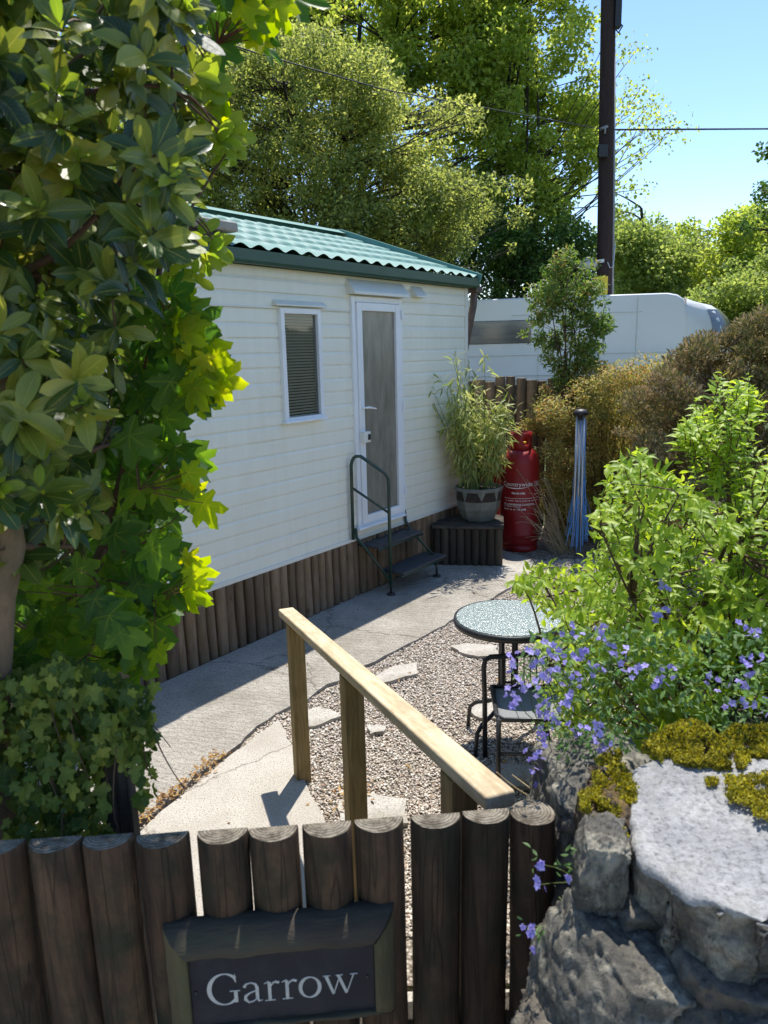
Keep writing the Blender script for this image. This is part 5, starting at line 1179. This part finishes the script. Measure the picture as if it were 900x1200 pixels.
D0 = unit(np.stack([.55+rng.normal(size=n)*.45, -.25+rng.normal(size=n)*.45, -.45+rng.normal(size=n)*.35], 1))
N0 = unit(np.stack([.1+rng.normal(size=n)*.35, -.95+rng.normal(size=n)*.2, .22+rng.normal(size=n)*.35], 1))
SZ = rng.uniform(.042, .092, n); flat_ = rng.random(n) < .35; N0[flat_] = unit(np.stack([rng.normal(size=flat_.sum())*.3, -.45+rng.normal(size=flat_.sum())*.3, .85+0*rng.random(flat_.sum())], 1))
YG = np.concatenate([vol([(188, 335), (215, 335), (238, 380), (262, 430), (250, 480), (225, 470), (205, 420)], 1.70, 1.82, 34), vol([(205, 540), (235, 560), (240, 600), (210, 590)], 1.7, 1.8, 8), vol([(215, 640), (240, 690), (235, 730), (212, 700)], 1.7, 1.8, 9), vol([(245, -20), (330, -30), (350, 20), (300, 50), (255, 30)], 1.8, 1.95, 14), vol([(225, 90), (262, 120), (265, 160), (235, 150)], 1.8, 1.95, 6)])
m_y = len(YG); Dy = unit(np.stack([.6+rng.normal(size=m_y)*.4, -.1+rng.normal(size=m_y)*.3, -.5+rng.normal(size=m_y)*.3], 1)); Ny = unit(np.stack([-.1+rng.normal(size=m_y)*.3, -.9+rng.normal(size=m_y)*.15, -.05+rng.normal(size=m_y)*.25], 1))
leaves('young_or_backlit_foliage', T_SYC, YG-SY, Dy, Ny, rng.uniform(.038, .072, m_y), M['leaf_sycbacklit'], syc, curl=rng.uniform(.2, 1.6, m_y))  # sunlit right edge: backlit glow painted as yellower leaves
leaves('foliage', T_SYC, P-SY, D0, N0, SZ, M['leaf_syc'], syc, curl=rng.uniform(.2, 2.2, n), smooth=True)
b = MB(); st_ = [np.array([-.78, 2.15, 0]), Y(70, 760, 2.0), Y(120, 640, 2.0), Y(165, 480, 2.0), Y(185, 330, 2.05), Y(215, 120, 2.05), Y(240, -60, 2.0)]
b.tube([p-SY for p in st_], [.014, .013, .012, .010, .008, .006, .005], 8); b.build('stem', M['twig'], syc, smooth=True)
b = MB(); SB = np.concatenate([np.linspace(st_[i], st_[i+1], 8) for i in range(6)])
hubs = P[rng.choice(n, 60, replace=False)]; HB = []
for h_ in hubs:
    j = np.argmin(np.linalg.norm((SB-h_)*[1, 1, 1.4]+[0, 0, .15], axis=1)); HB.append(tubes_between(b, SB[j]-SY, h_-SY, .0042, .002, .2, 7, 5))
HB = np.concatenate(HB+[SB-SY])
for p in np.concatenate([P, YG]):
    p = p-SY; j = np.argmin(np.linalg.norm(HB-p, axis=1)); tubes_between(b, HB[j], p, .0014, .0009, .15, 4, 4)
b.build('twig', M['redtwig'], syc, smooth=True)

# --- ivy over the left post
IV0 = np.array([-.95, 1.6, .2])
ivy = thing('ivy', 'mass of small lobed ivy leaves behind the left end of the gate', 'ivy', IV0)
pi_ = [(-140, 770), (20, 785), (70, 765), (125, 790), (158, 800), (160, 850), (135, 885), (125, 905), (130, 965), (120, 1010), (-140, 1010)]
P = vol(pi_, 1.36, 1.56, 2300); nn_ = np.array([mn.noise(Vector(p*9)) for p in P]); P = P[(P[:, 2] < 1.42+.05*nn_) & (nn_ > -.25)]; P = np.concatenate([P]+[np.array([Y(x0+rng.normal()*4+6*math.sin(t*5+x0), y0+t*L, yy) for t in np.linspace(0, 1, 16)]) for x0, y0, L, yy in [(rng.uniform(120, 178), rng.uniform(790, 850), rng.uniform(40, 110), rng.uniform(1.40, 1.5)) for _ in range(15)]]); P2 = vol([(-140, 800), (120, 790), (160, 850), (120, 1000), (-140, 1000)], 1.6, 2.0, 900); P = np.concatenate([P, P2]); n = len(P)
D0 = unit(np.stack([rng.normal(size=n)*.45, -.3+rng.normal(size=n)*.3, -.8+rng.normal(size=n)*.3], 1)); N0 = unit(np.stack([rng.normal(size=n)*.6, -.7+rng.normal(size=n)*.4, .5+rng.normal(size=n)*.4], 1))
leaves('foliage', T_IVY, P-IV0, D0, N0, rng.uniform(.10, .185, n)**2, M['leaf_ivy'], ivy, curl=rng.uniform(.2, 1.8, n))
b = MB()
for i in range(60):
    p = P[rng.integers(len(P)-900)]-IV0; q = p+np.array([rng.normal()*.05, rng.normal()*.03, rng.uniform(-.22, -.06)]); tubes_between(b, p, q, .0018, .001, .3, 6, 4)
b.build('stem', M['twig'], ivy, smooth=True)

# --- bright green shrub, right
BR = np.array([1.15, 2.3, .95])
br = thing('spring_green_shrub', 'bright spring green shrub rising behind the stone wall', 'shrub', BR)
pb_ = [(592, 684), (622, 664), (660, 668), (692, 645), (700, 575), (715, 540), (745, 522), (792, 548), (840, 600), (880, 560), (920, 500), (1010, 480), (1100, 900), (700, 905), (640, 850), (628, 770), (640, 725)]
top_ = [(785, 500), (812, 460), (838, 435), (872, 432), (892, 452), (882, 500), (870, 560), (835, 560), (810, 520)]
shoots = np.concatenate([vol(pb_, 1.75, 2.8, 980), vol(top_, 2.2, 2.6, 70), vol([(785, 500), (815, 475), (840, 500), (820, 520)], 2.2, 2.4, 12)])
LP, LD, LN, LS = [], [], [], []; bt = MB(); roots = [np.array([.95, 2.2, .95]), np.array([1.15, 2.35, .95]), np.array([1.4, 2.2, .95]), np.array([1.0, 2.6, .95]), np.array([1.7, 2.4, .95])]
mains = []
for k, tg in enumerate([(850, 470, 2.4), (700, 600, 2.3), (640, 690, 2.2), (760, 580, 2.4), (900, 560, 2.4), (740, 700, 2.0), (860, 640, 2.1), (640, 780, 2.0), (960, 620, 2.2), (800, 620, 2.6)]):
    q = Y(*tg); r0 = min(roots, key=lambda r: np.linalg.norm(r-q)+rng.random()*.3); mains.append(tubes_between(bt, r0-BR, q-BR, .011, .0035, .18, 12, 8))
MA = np.concatenate(mains)
cen = np.array([1.15, 2.35, 1.0])
for p in shoots:
    d = unit(unit(p-cen)*.8+np.array([-.12, -.1, .35])+rng.normal(size=3)*.35); L = rng.uniform(.07, .15); base_ = p-d*L
    cv = bez(base_, p, .2, 5, .05); bt.tube([c-BR for c in cv], [.0022, .002, .0016, .0013, .001], 4, cap=False)
    if rng.random() < .35:
        j = np.argmin(np.linalg.norm(MA+BR-base_, axis=1)); tubes_between(bt, MA[j], base_-BR, .004, .0022, .2, 6, 5)
    a = np.array([0, 0, 1.]); x = unit(np.cross(d, a)); y = np.cross(d, x); m = 13
    for j in range(m):
        t = (j+.5)/m; az = (j % 2)*math.pi+(j//2)*1.57+rng.normal()*.3; rad = x*math.cos(az)+y*math.sin(az); k_ = t*4; i_ = min(int(k_), 3); q = cv[i_]*(1-(k_-i_))+cv[i_+1]*(k_-i_)
        LP.append(q); LD.append(unit(d*.65+rad*.8+np.array([0, 0, -.1]))); LN.append(unit(-rad*.4+d*.5+np.array([0, 0, .7])+rng.normal(size=3)*.2)); LS.append(rng.uniform(.026, .046)*(1.15-.45*t))
LP = np.array(LP)-BR; leaves('foliage', T_LAN, LP, np.array(LD), np.array(LN), np.array(LS), M['leaf_bright'], br, curl=rng.uniform(.3, 2.2, len(LP)))
fill = vol(pb_, 2.2, 3.1, 3500)-BR; n = len(fill); leaves('inner_foliage', T_LAN, fill, rdir(n, .2), rdir(n, .8), rng.uniform(.03, .045, n), M['leaf_bright'], br)
bt.build('branch', M['twig'], br, smooth=True)

# --- blue flowered plant trailing over the wall
CT = np.array([.62, 1.6, 1.05])
cat = thing('blue_flowered_plant', 'trailing plant with violet blue flowers on top of the stone wall', 'flowering plant', CT)
pc_ = [(600, 790), (625, 745), (700, 735), (780, 740), (850, 740), (930, 730), (1010, 740), (1010, 880), (860, 862), (780, 850), (745, 880), (700, 915), (665, 915), (640, 880), (625, 860), (630, 820)]
P = vol(pc_, 1.45, 1.95, 2700); n = len(P)
P = np.concatenate([P, vol([(655, 850), (740, 860), (730, 895), (690, 925), (660, 905)], 1.45, 1.6, 260)]); n = len(P)
leaves('foliage', T_OVN, P-CT, rdir(n, .1), rdir(n, 1.), rng.uniform(.010, .024, n), M['leaf_cat'], cat, curl=rng.uniform(-1, 2, n))
fl = [(612, 798), (640, 790), (600, 818), (655, 768), (680, 765), (700, 788), (690, 850), (700, 868), (640, 860), (660, 880), (625, 880), (632, 905), (735, 772), (778, 685), (775, 720), (748, 790), (782, 785), (832, 800), (866, 825), (882, 775), (820, 857), (868, 798), (640, 828), (622, 812), (660, 790), (665, 825), (652, 842), (678, 800), (712, 880), (690, 880), (705, 745), (628, 770), (645, 762), (600, 775), (670, 740), (880, 740), (895, 830), (770, 800), (715, 765), (672, 855)]
FP, FD, FN, FS = [], [], [], []; bs = MB(); cnt_ = []
for (x, y) in fl:
    yy = rng.uniform(1.42, 1.62) if y > 735 else rng.uniform(1.7, 1.8)
    c = Y(x, y, yy); tgt = Y(x+rng.uniform(10, 50), y+rng.uniform(20, 60), yy+.08); tubes_between(bs, tgt-CT, c-CT, .0011, .0009, .2, 6, 4)
    for j in range(rng.integers(5, 10)):
        f = c+rng.normal(size=3)*[.011, .011, .011]; ax = unit(rng.normal(size=3)+np.array([-.2, -1.2, .5])); a = np.array([0, 0, 1.]); xx = unit(np.cross(ax, a)); y2 = np.cross(ax, xx)
        for k in range(5):
            az = k*1.257+rng.normal()*.1; rad = xx*math.cos(az)+y2*math.sin(az); FP.append(f+rad*.0008); FD.append(unit(rad+ax*.35)); FN.append(unit(ax-rad*.35)); FS.append(rng.uniform(.0055, .0095))
    cnt_.append(len(FP))
T_PET = t_oval(.85, 4, .1, .25, tip=.6, base=.5)
FP, FD, FN, FS = map(np.array, (FP, FD, FN, FS)); ends = [0]+cnt_
for a_, b_ in zip(ends[:-1], ends[1:]): leaves('flower', T_PET, FP[a_:b_]-CT, FD[a_:b_], FN[a_:b_], FS[a_:b_], M['petal'], cat); bs.build('stem', M['greenstem'], cat)
# small sprigs poking through at the gate end
for k, (pts, root, lab) in enumerate([([(628, 1014), (630, 1037), (662, 1032)], (680, 1035), 'small blue flower sprig against the last gate log, upper one'), ([(626, 1088), (628, 1113), (622, 1086)], (668, 1095), 'small blue flower sprig against the last gate log, lower one')]):
    o0 = Y(root[0], root[1], 1.20); sp = thing('flower_sprig', lab, 'flower sprig', o0); bs = MB(); FP, FD, FN, FS = [], [], [], []
    for (x, y) in pts:
        c = Y(x, y, 1.14)-o0; tubes_between(bs, (0, 0, 0), c, .0009, .0006, .2, 6, 4)
        for j in range(3):
            f = c+rng.normal(size=3)*.006; ax = unit(rng.normal(size=3)*.5+np.array([-.3, -1.2, .3])); xx = unit(np.cross(ax, [0, 0, 1.])); y2 = np.cross(ax, xx)
            for q in range(5):
                az = q*1.257; rad = xx*math.cos(az)+y2*math.sin(az); FP.append(f); FD.append(unit(rad+ax*.3)); FN.append(unit(ax-rad*.3)); FS.append(rng.uniform(.006, .0085))
    for a_ in range(0, len(FP), 15): leaves('flower', T_PET, np.array(FP[a_:a_+15]), np.array(FD[a_:a_+15]), np.array(FN[a_:a_+15]), np.array(FS[a_:a_+15]), M['petal'], sp)
    bs.build('stem', M['greenstem'], sp)
    P = np.array([Y(x+rng.normal()*5, y+rng.normal()*6, 1.15)-o0 for x, y in ([(655, 1010), (662, 1022), (668, 1045), (625, 1004), (668, 1000)] if k == 0 else [(625, 1092), (618, 1090), (632, 1094), (664, 1080)])*4]); n = len(P)
    leaves('foliage', T_OVN, P, rdir(n), rdir(n, .6)+np.array([0, -.6, 0]), rng.uniform(.010, .017, n), M['leaf_cat'], sp)
# dry stems lying behind the gate
DS = np.array([.75, 2.9, 0]); ds = thing('pruned_plant', 'thin dry pruned stems standing between the near chair and the wall', 'dry stems', DS); b = MB()
for (a_, c_) in (((582, 905), (640, 945)), ((600, 908), (668, 965)), ((640, 960), (612, 905)), ((655, 930), (610, 912)), ((625, 900), (640, 960)), ((660, 900), (650, 950))):
    b.tube(bez(G(*a_, .22)-DS, G(*c_, .03)-DS, .12, 5), .003, 5)
b.build('stem', M['straw'], ds)

# --- mid distance shrubs
def clumpy(name, label, root, poly, y0, y1, ncl, cr_, nl, T, size, mat, stemmat, up=.5, nup=.8, cat_='shrub', stems=6, sr=.012, zmin=None, flat=.8, group=None, extra_pts=None, shoot=0, curlr=(.2, 1.6)):
    """shrub or tree: clumps of leaves through its volume, every clump carried by a limb"""
    root = np.array(root, float); t = thing(name, label, cat_, root, 0, group)
    C_ = vol(poly, y0, y1, ncl)
    if extra_pts is not None: C_ = np.concatenate([C_, extra_pts])
    if zmin is not None: C_ = C_[C_[:, 2] > zmin]
    rad = rng.uniform(cr_[0], cr_[1], len(C_)); P = []
    far_ = rng.random(len(C_)) < (.45 if cat_ == 'tree' else .3); C_[far_] += unit(rng.normal(size=(far_.sum(), 3)))*[1, .5, 1]*cr_[1]*(1.5 if cat_ == 'tree' else 1.1)*rng.uniform(.5, 1.2, (far_.sum(), 1)); rad[far_] *= .5
    per = (rad**2); per = (per/per.sum()*nl).astype(int)+3
    for c, r, k in zip(C_, rad, per):
        v = unit(rng.normal(size=(k, 3)))*(rng.random((k, 1))**.45)*r; v[:, 2] *= flat; P.append(c+v)
    P = np.concatenate(P); n = len(P)
    # leaves face outward and up from their clump
    out = np.concatenate([np.repeat(c[None], k, 0) for c, k in zip(C_, per)]); O = unit(P-out)
    Nn = unit(O*.7+rdir(n)*.8+np.array([0, 0, nup])); Dd = unit(O*.6+rdir(n)+np.array([0, 0, up-.5]))
    leaves('foliage', T, P-root, Dd, Nn, rng.uniform(*size, n), mat, t, curl=rng.uniform(*curlr, n), smooth=len(T[0]) > 4)
    b = MB(); top = C_.mean(0); zs = C_[:, 2]; h_ = zs.max()-root[2]
    bases = []
    for k in range(stems):
        a = rng.uniform(0, 6.28); tip = C_[rng.integers(len(C_))].copy(); tip = tip*.5+top*.5; tip[2] = root[2]+h_*rng.uniform(.6, .95)
        r0 = np.array([math.cos(a), math.sin(a), 0])*sr*2.5*(stems > 1)
        bases.append(tubes_between(b, r0, tip-root, sr, sr*.35, .10, 12, 8))
    BA = np.concatenate(bases); nb = len(BA)
    for c, r in zip(C_, rad):
        c2 = c-root; d = np.linalg.norm((BA-c2)*[1, 1, 1], axis=1)+np.maximum(0, BA[:, 2]-c2[2]+.2*np.hypot(*(BA-c2)[:, :2].T))*1.2; j = np.argmin(d)
        if np.linalg.norm(BA[j]-c2) < .02: continue
        Q = tubes_between(b, BA[j], c2, sr*.28, sr*.08, .18, 7, 5)
        for s_ in range(3): tubes_between(b, Q[4], c2+unit(rng.normal(size=3)+[0, 0, .4])*r*.9, sr*.1, sr*.03, .2, 4, 4)
    b.build('branch' if cat_ != 'tree' else 'trunk', stemmat, t, smooth=True)
    return t
clumpy('golden_shrub', 'golden green small leaved shrub behind the clothes line', (2.25, 7.6, 0), [(636, 480), (655, 458), (690, 438), (735, 430), (780, 428), (815, 460), (830, 560), (790, 640), (700, 665), (655, 640), (640, 590), (645, 530)], 7.15, 8.1, 290, (.09, .19), 50000, T_OVN, (.022, .042), M['leaf_gold'], M['twig'], stems=14, sr=.010, zmin=.05)
clumpy('heather_bush', 'tall rust brown heather bush right of the golden shrub', (3.4, 6.9, 0), [(748, 470), (770, 440), (800, 415), (840, 396), (870, 380), (905, 372), (1000, 350), (1080, 420), (1080, 640), (780, 600), (745, 540)], 6.0, 7.0, 420, (.08, .17), 125000, T_NEED, (.026, .056), M['heather'], M['twig'], up=1.6, stems=12, sr=.016, zmin=.1)
clumpy('upright_shrub', 'tall narrow shrub with red tipped leaves in front of the fence', (2.02, 8.05, 0), [(648, 300), (662, 288), (676, 300), (698, 332), (712, 362), (706, 400), (690, 440), (675, 462), (655, 445), (632, 408), (620, 365), (632, 330)], 7.85, 8.3, 120, (.06, .14), 7500, T_OVN, (.03, .062), M['leaf_shrub'], M['twig'], stems=11, sr=.014, zmin=1.3)
clumpy('leggy_shrub', 'low leafy shrub at the foot of the fence beside the cylinders', (1.75, 7.75, 0), [(596, 470), (640, 468), (660, 500), (652, 560), (640, 600), (645, 640), (625, 560)], 7.6, 7.9, 26, (.06, .13), 1500, T_OVN, (.025, .05), M['leaf_gold'], M['twig'], stems=5, sr=.007, zmin=.2)
# leafless arching twigs by the cylinders
TW = np.array([1.72, 7.05, 0]); tw = thing('dry_grass_clump', 'arching dry twigs leaning over the red cylinder', 'dry plant', TW); b = MB()
for i in range(46):
    a = rng.uniform(1.9, 4.6); L = rng.uniform(.2, .62); z = rng.uniform(.15, .85); p1 = np.array([L*math.cos(a), L*.4*math.sin(a), z]); b.tube(bez(np.array([rng.normal()*.04, rng.normal()*.04, 0]), p1, .1, 8, .35), [.003]*4+[.002]*4, 4, cap=False)
b.build('stem', M['straw'], tw)
tw2 = np.array([2.1, 8.15, 1.3]); 

# ================================================================== TREES
def tree(*a, **k): return clumpy(*a, cat_='tree', **k)
G_ = 'trees behind the caravans'
tree('willow_tree', 'broad fine leaved grey green tree directly behind the pantile roof', (-.9, 14.8, .7), [(225, 50), (265, 30), (300, 62), (345, 40), (395, 70), (430, 55), (462, 110), (515, 118), (528, 165), (560, 190), (545, 240), (566, 280), (556, 320), (430, 330), (300, 300), (215, 260), (150, 150)], 13.0, 17.0, 380, (.22, .62), 105000, T_RH, (.05, .10), M['leaf_willow'], M['branchdark'], stems=5, sr=.06, group=G_)
tree('background_tree', 'bright yellow green tree crown at the top behind the willow', (-2.2, 21, .7), [(160, -80), (330, -70), (470, -60), (590, -60), (600, 60), (600, 200), (560, 260), (500, 150), (440, 110), (330, 90), (200, 90)], 18.5, 22, 210, (.45, .95), 62000, T_RHS, (.09, .15), M['leaf_maple'], M['branchdark'], stems=4, sr=.14, group=G_)
mapl = [(560, -70), (640, -70), (692, -60), (698, 20), (700, 95), (702, 180), (705, 250), (690, 300), (640, 330), (575, 320), (552, 230), (545, 130), (520, 60)]
# outer sprays reaching right of the pole
ex = np.array([Y(x, y, 18.9+rng.normal()*.4) for x, y in [(725, 70), (745, 60), (735, 110), (720, 130), (750, 105), (765, 120), (775, 135), (790, 148), (760, 150), (742, 160), (770, 165), (725, 175), (748, 185), (720, 200), (735, 215), (750, 222), (725, 240), (738, 135), (755, 135), (782, 160), (712, 45), (715, 95), (713, 150)]])
tr_ = tree('maple_tree', 'fresh green open crowned tree with dark limbs left of the pole', (3.1, 19.6, .7), mapl, 18.4, 21.5, 190, (.28, .65), 40000, T_RHS, (.075, .125), M['leaf_maple'], M['branchdark'], stems=9, sr=.06, group=G_)
b = MB()
for e in ex: tubes_between(b, np.array([.6, -.3, 4.2])+rng.normal(size=3)*.4, e-np.array([3.1, 19.6, .7]), .022, .006, .08, 9, 5)
b.build('limb', M['branchdark'], tr_, smooth=True)
P = np.concatenate([e+rng.normal(size=(46, 3))*[.2, .2, .13] for e in ex]); n = len(P); leaves('foliage', T_RHS, P-np.array([3.1, 19.6, .7]), rdir(n), rdir(n, .8), rng.uniform(.06, .11, n), M['leaf_maple'], tr_)
tree('undergrowth_tree', 'dark leafy thicket low between the roof and the pole', (1.6, 18.6, .7), [(430, 250), (520, 225), (600, 245), (660, 260), (700, 290), (704, 352), (640, 356), (540, 345), (430, 330)], 18.1, 19.6, 110, (.35, .7), 34000, T_RHS, (.05, .10), M['leaf_dark'], M['branchdark'], stems=6, sr=.05, group=G_)
tree('distant_tree', 'rounded green tree just right of the pole above the white caravan', (9.5, 27, 1.2), [(706, 270), (725, 262), (755, 282), (780, 275), (800, 300), (800, 372), (706, 372)], 24, 29, 100, (.5, .95), 32000, T_RHS, (.09, .16), M['leaf_far'], M['branchdark'], stems=5, sr=.12, group=G_)
tree('distant_tree', 'brownish twiggy low tree in the middle of the distant tree line', (13.2, 29, 1.2), [(775, 296), (800, 280), (850, 285), (860, 320), (850, 372), (775, 372)], 27, 31, 70, (.4, .8), 18000, T_RH, (.09, .15), M['leaf_far'], M['branchdark'], stems=9, sr=.08, group=G_)
tree('distant_tree', 'rounded tree at the right of the distant tree line under the sky', (14.8, 26, 1.2), [(830, 300), (850, 262), (885, 252), (915, 240), (990, 235), (990, 400), (835, 392)], 23.5, 27, 110, (.5, 1.0), 38000, T_RHS, (.09, .17), M['leaf_maple'], M['branchdark'], stems=5, sr=.12, group=G_)
tree('edge_tree', 'dark leaved tree reaching in at the right edge of the view', (8.6, 14.2, .7), [(885, 232), (905, 200), (960, 170), (1060, 160), (1060, 420), (930, 300), (895, 262)], 13.2, 15, 60, (.2, .5), 14000, T_RHS, (.06, .10), M['leaf_dark'], M['branchdark'], stems=3, sr=.09, group=G_)
tree('edge_tree', 'leafy green tree behind the heather at the right edge', (11.6, 19.2, .8), [(820, 350), (870, 330), (905, 300), (1000, 290), (1050, 440), (820, 420)], 18.6, 20.5, 90, (.35, .7), 22000, T_RHS, (.08, .13), M['leaf_far'], M['branchdark'], stems=5, sr=.05, group=G_)
for k, (x, z, h_, w_) in enumerate([(-16, 1, 9, 5), (-9, 1, 10, 5), (22, 2, 6, 5)]):
    yy = 22+k; pts = np.array([(x, yy, z)]); c = np.array([x, yy, z+h_*.6])
    t = thing('background_tree', ['tall tree farthest left, hidden behind the glossy shrub', 'tall tree behind the near end of the pantile roof and the glossy shrub', 'far tree beyond the heather at the right edge'][k], 'tree', (x, yy, z), 0, G_)
    C_ = c+rng.normal(size=(60, 3))*[w_*.42, w_*.3, h_*.22]; P = np.concatenate([q+rng.normal(size=(300, 3))*.5 for q in C_]); n = len(P)
    leaves('foliage', T_RHS, P-np.array([x, yy, z]), rdir(n), rdir(n, .7), rng.uniform(.12, .2, n), M['leaf_maple'], t); b = MB(); b.tube([(0, 0, 0), (.1, 0, h_*.5), (0, .1, h_*.8)], [.2, .15, .06], 8)
    for q in C_[::3]: tubes_between(b, (.05, 0, h_*.45), q-np.array([x, yy, z]), .06, .02, .1, 6, 5)
    b.build('trunk', M['branchdark'], t)

# ================================================================== CAMERA, SUN, SKY
cam = bpy.data.cameras.new('camera'); co_ = bpy.data.objects.new('camera', cam); COL.objects.link(co_); SC.camera = co_
m4 = Matrix([[cr[0], cu[0], -cf[0], 0], [cr[1], cu[1], -cf[1], 0], [cr[2], cu[2], -cf[2], 0], [0, 0, 0, 1]]); m4.translation = Vector(CAM); co_.matrix_world = m4
cam.sensor_fit = 'VERTICAL'; cam.sensor_height = 36; cam.sensor_width = 27; cam.lens = F/1200*36; cam.clip_start = .05; cam.clip_end = 3000
cam.dof.use_dof = True; cam.dof.focus_distance = 5.0; cam.dof.aperture_fstop = 7.5
SX, SY_ = .105, .395; L_ = Vector((-SX, -SY_, -1.0)); el = math.atan2(1.0, math.hypot(SX, SY_)); az = math.atan2(SX, SY_)
sl_ = bpy.data.lights.new('sun', 'SUN'); so = bpy.data.objects.new('sun', sl_); COL.objects.link(so); sl_.energy = 4.3; sl_.angle = R_(.55); sl_.color = (1, .955, .88)
so.rotation_euler = L_.to_track_quat('-Z', 'Y').to_euler(); so.location = (5, 12, 30)
w = bpy.data.worlds.new('World'); SC.world = w; w.use_nodes = True; nt = w.node_tree; nt.nodes.clear()
sk_ = nt.nodes.new('ShaderNodeTexSky'); sk_.sky_type = 'NISHITA'; sk_.sun_disc = False; sk_.sun_elevation = el; sk_.sun_rotation = az; sk_.air_density = 1.0; sk_.dust_density = .15; sk_.ozone_density = 2.2
bg = nt.nodes.new('ShaderNodeBackground'); bg.inputs['Strength'].default_value = .15; wo = nt.nodes.new('ShaderNodeOutputWorld')
hs_ = nt.nodes.new('ShaderNodeHueSaturation'); hs_.inputs['Saturation'].default_value = 1.15; nt.links.new(sk_.outputs[0], hs_.inputs['Color']); ti_ = nt.nodes.new('ShaderNodeMix'); ti_.data_type = 'RGBA'; ti_.blend_type = 'MULTIPLY'; ti_.inputs[0].default_value = 1; ti_.inputs[7].default_value = (1.08, .985, .97, 1); nt.links.new(hs_.outputs[0], ti_.inputs[6]); nt.links.new(ti_.outputs[2], bg.inputs[0]); nt.links.new(bg.outputs[0], wo.inputs[0])
SC.view_settings.view_transform = 'Standard'; SC.view_settings.look = 'None'; SC.view_settings.exposure = .72; SC.view_settings.gamma = 1
SC.render.engine = 'CYCLES'; c = SC.cycles; c.use_denoising = True; c.denoiser = 'OPENIMAGEDENOISE'; c.max_bounces = 7; c.diffuse_bounces = 4; c.glossy_bounces = 3; c.transmission_bounces = 5; c.transparent_max_bounces = 8; c.sample_clamp_indirect = 8; c.caustics_reflective = False; c.caustics_refractive = False
c.use_adaptive_sampling = True; c.adaptive_threshold = .015
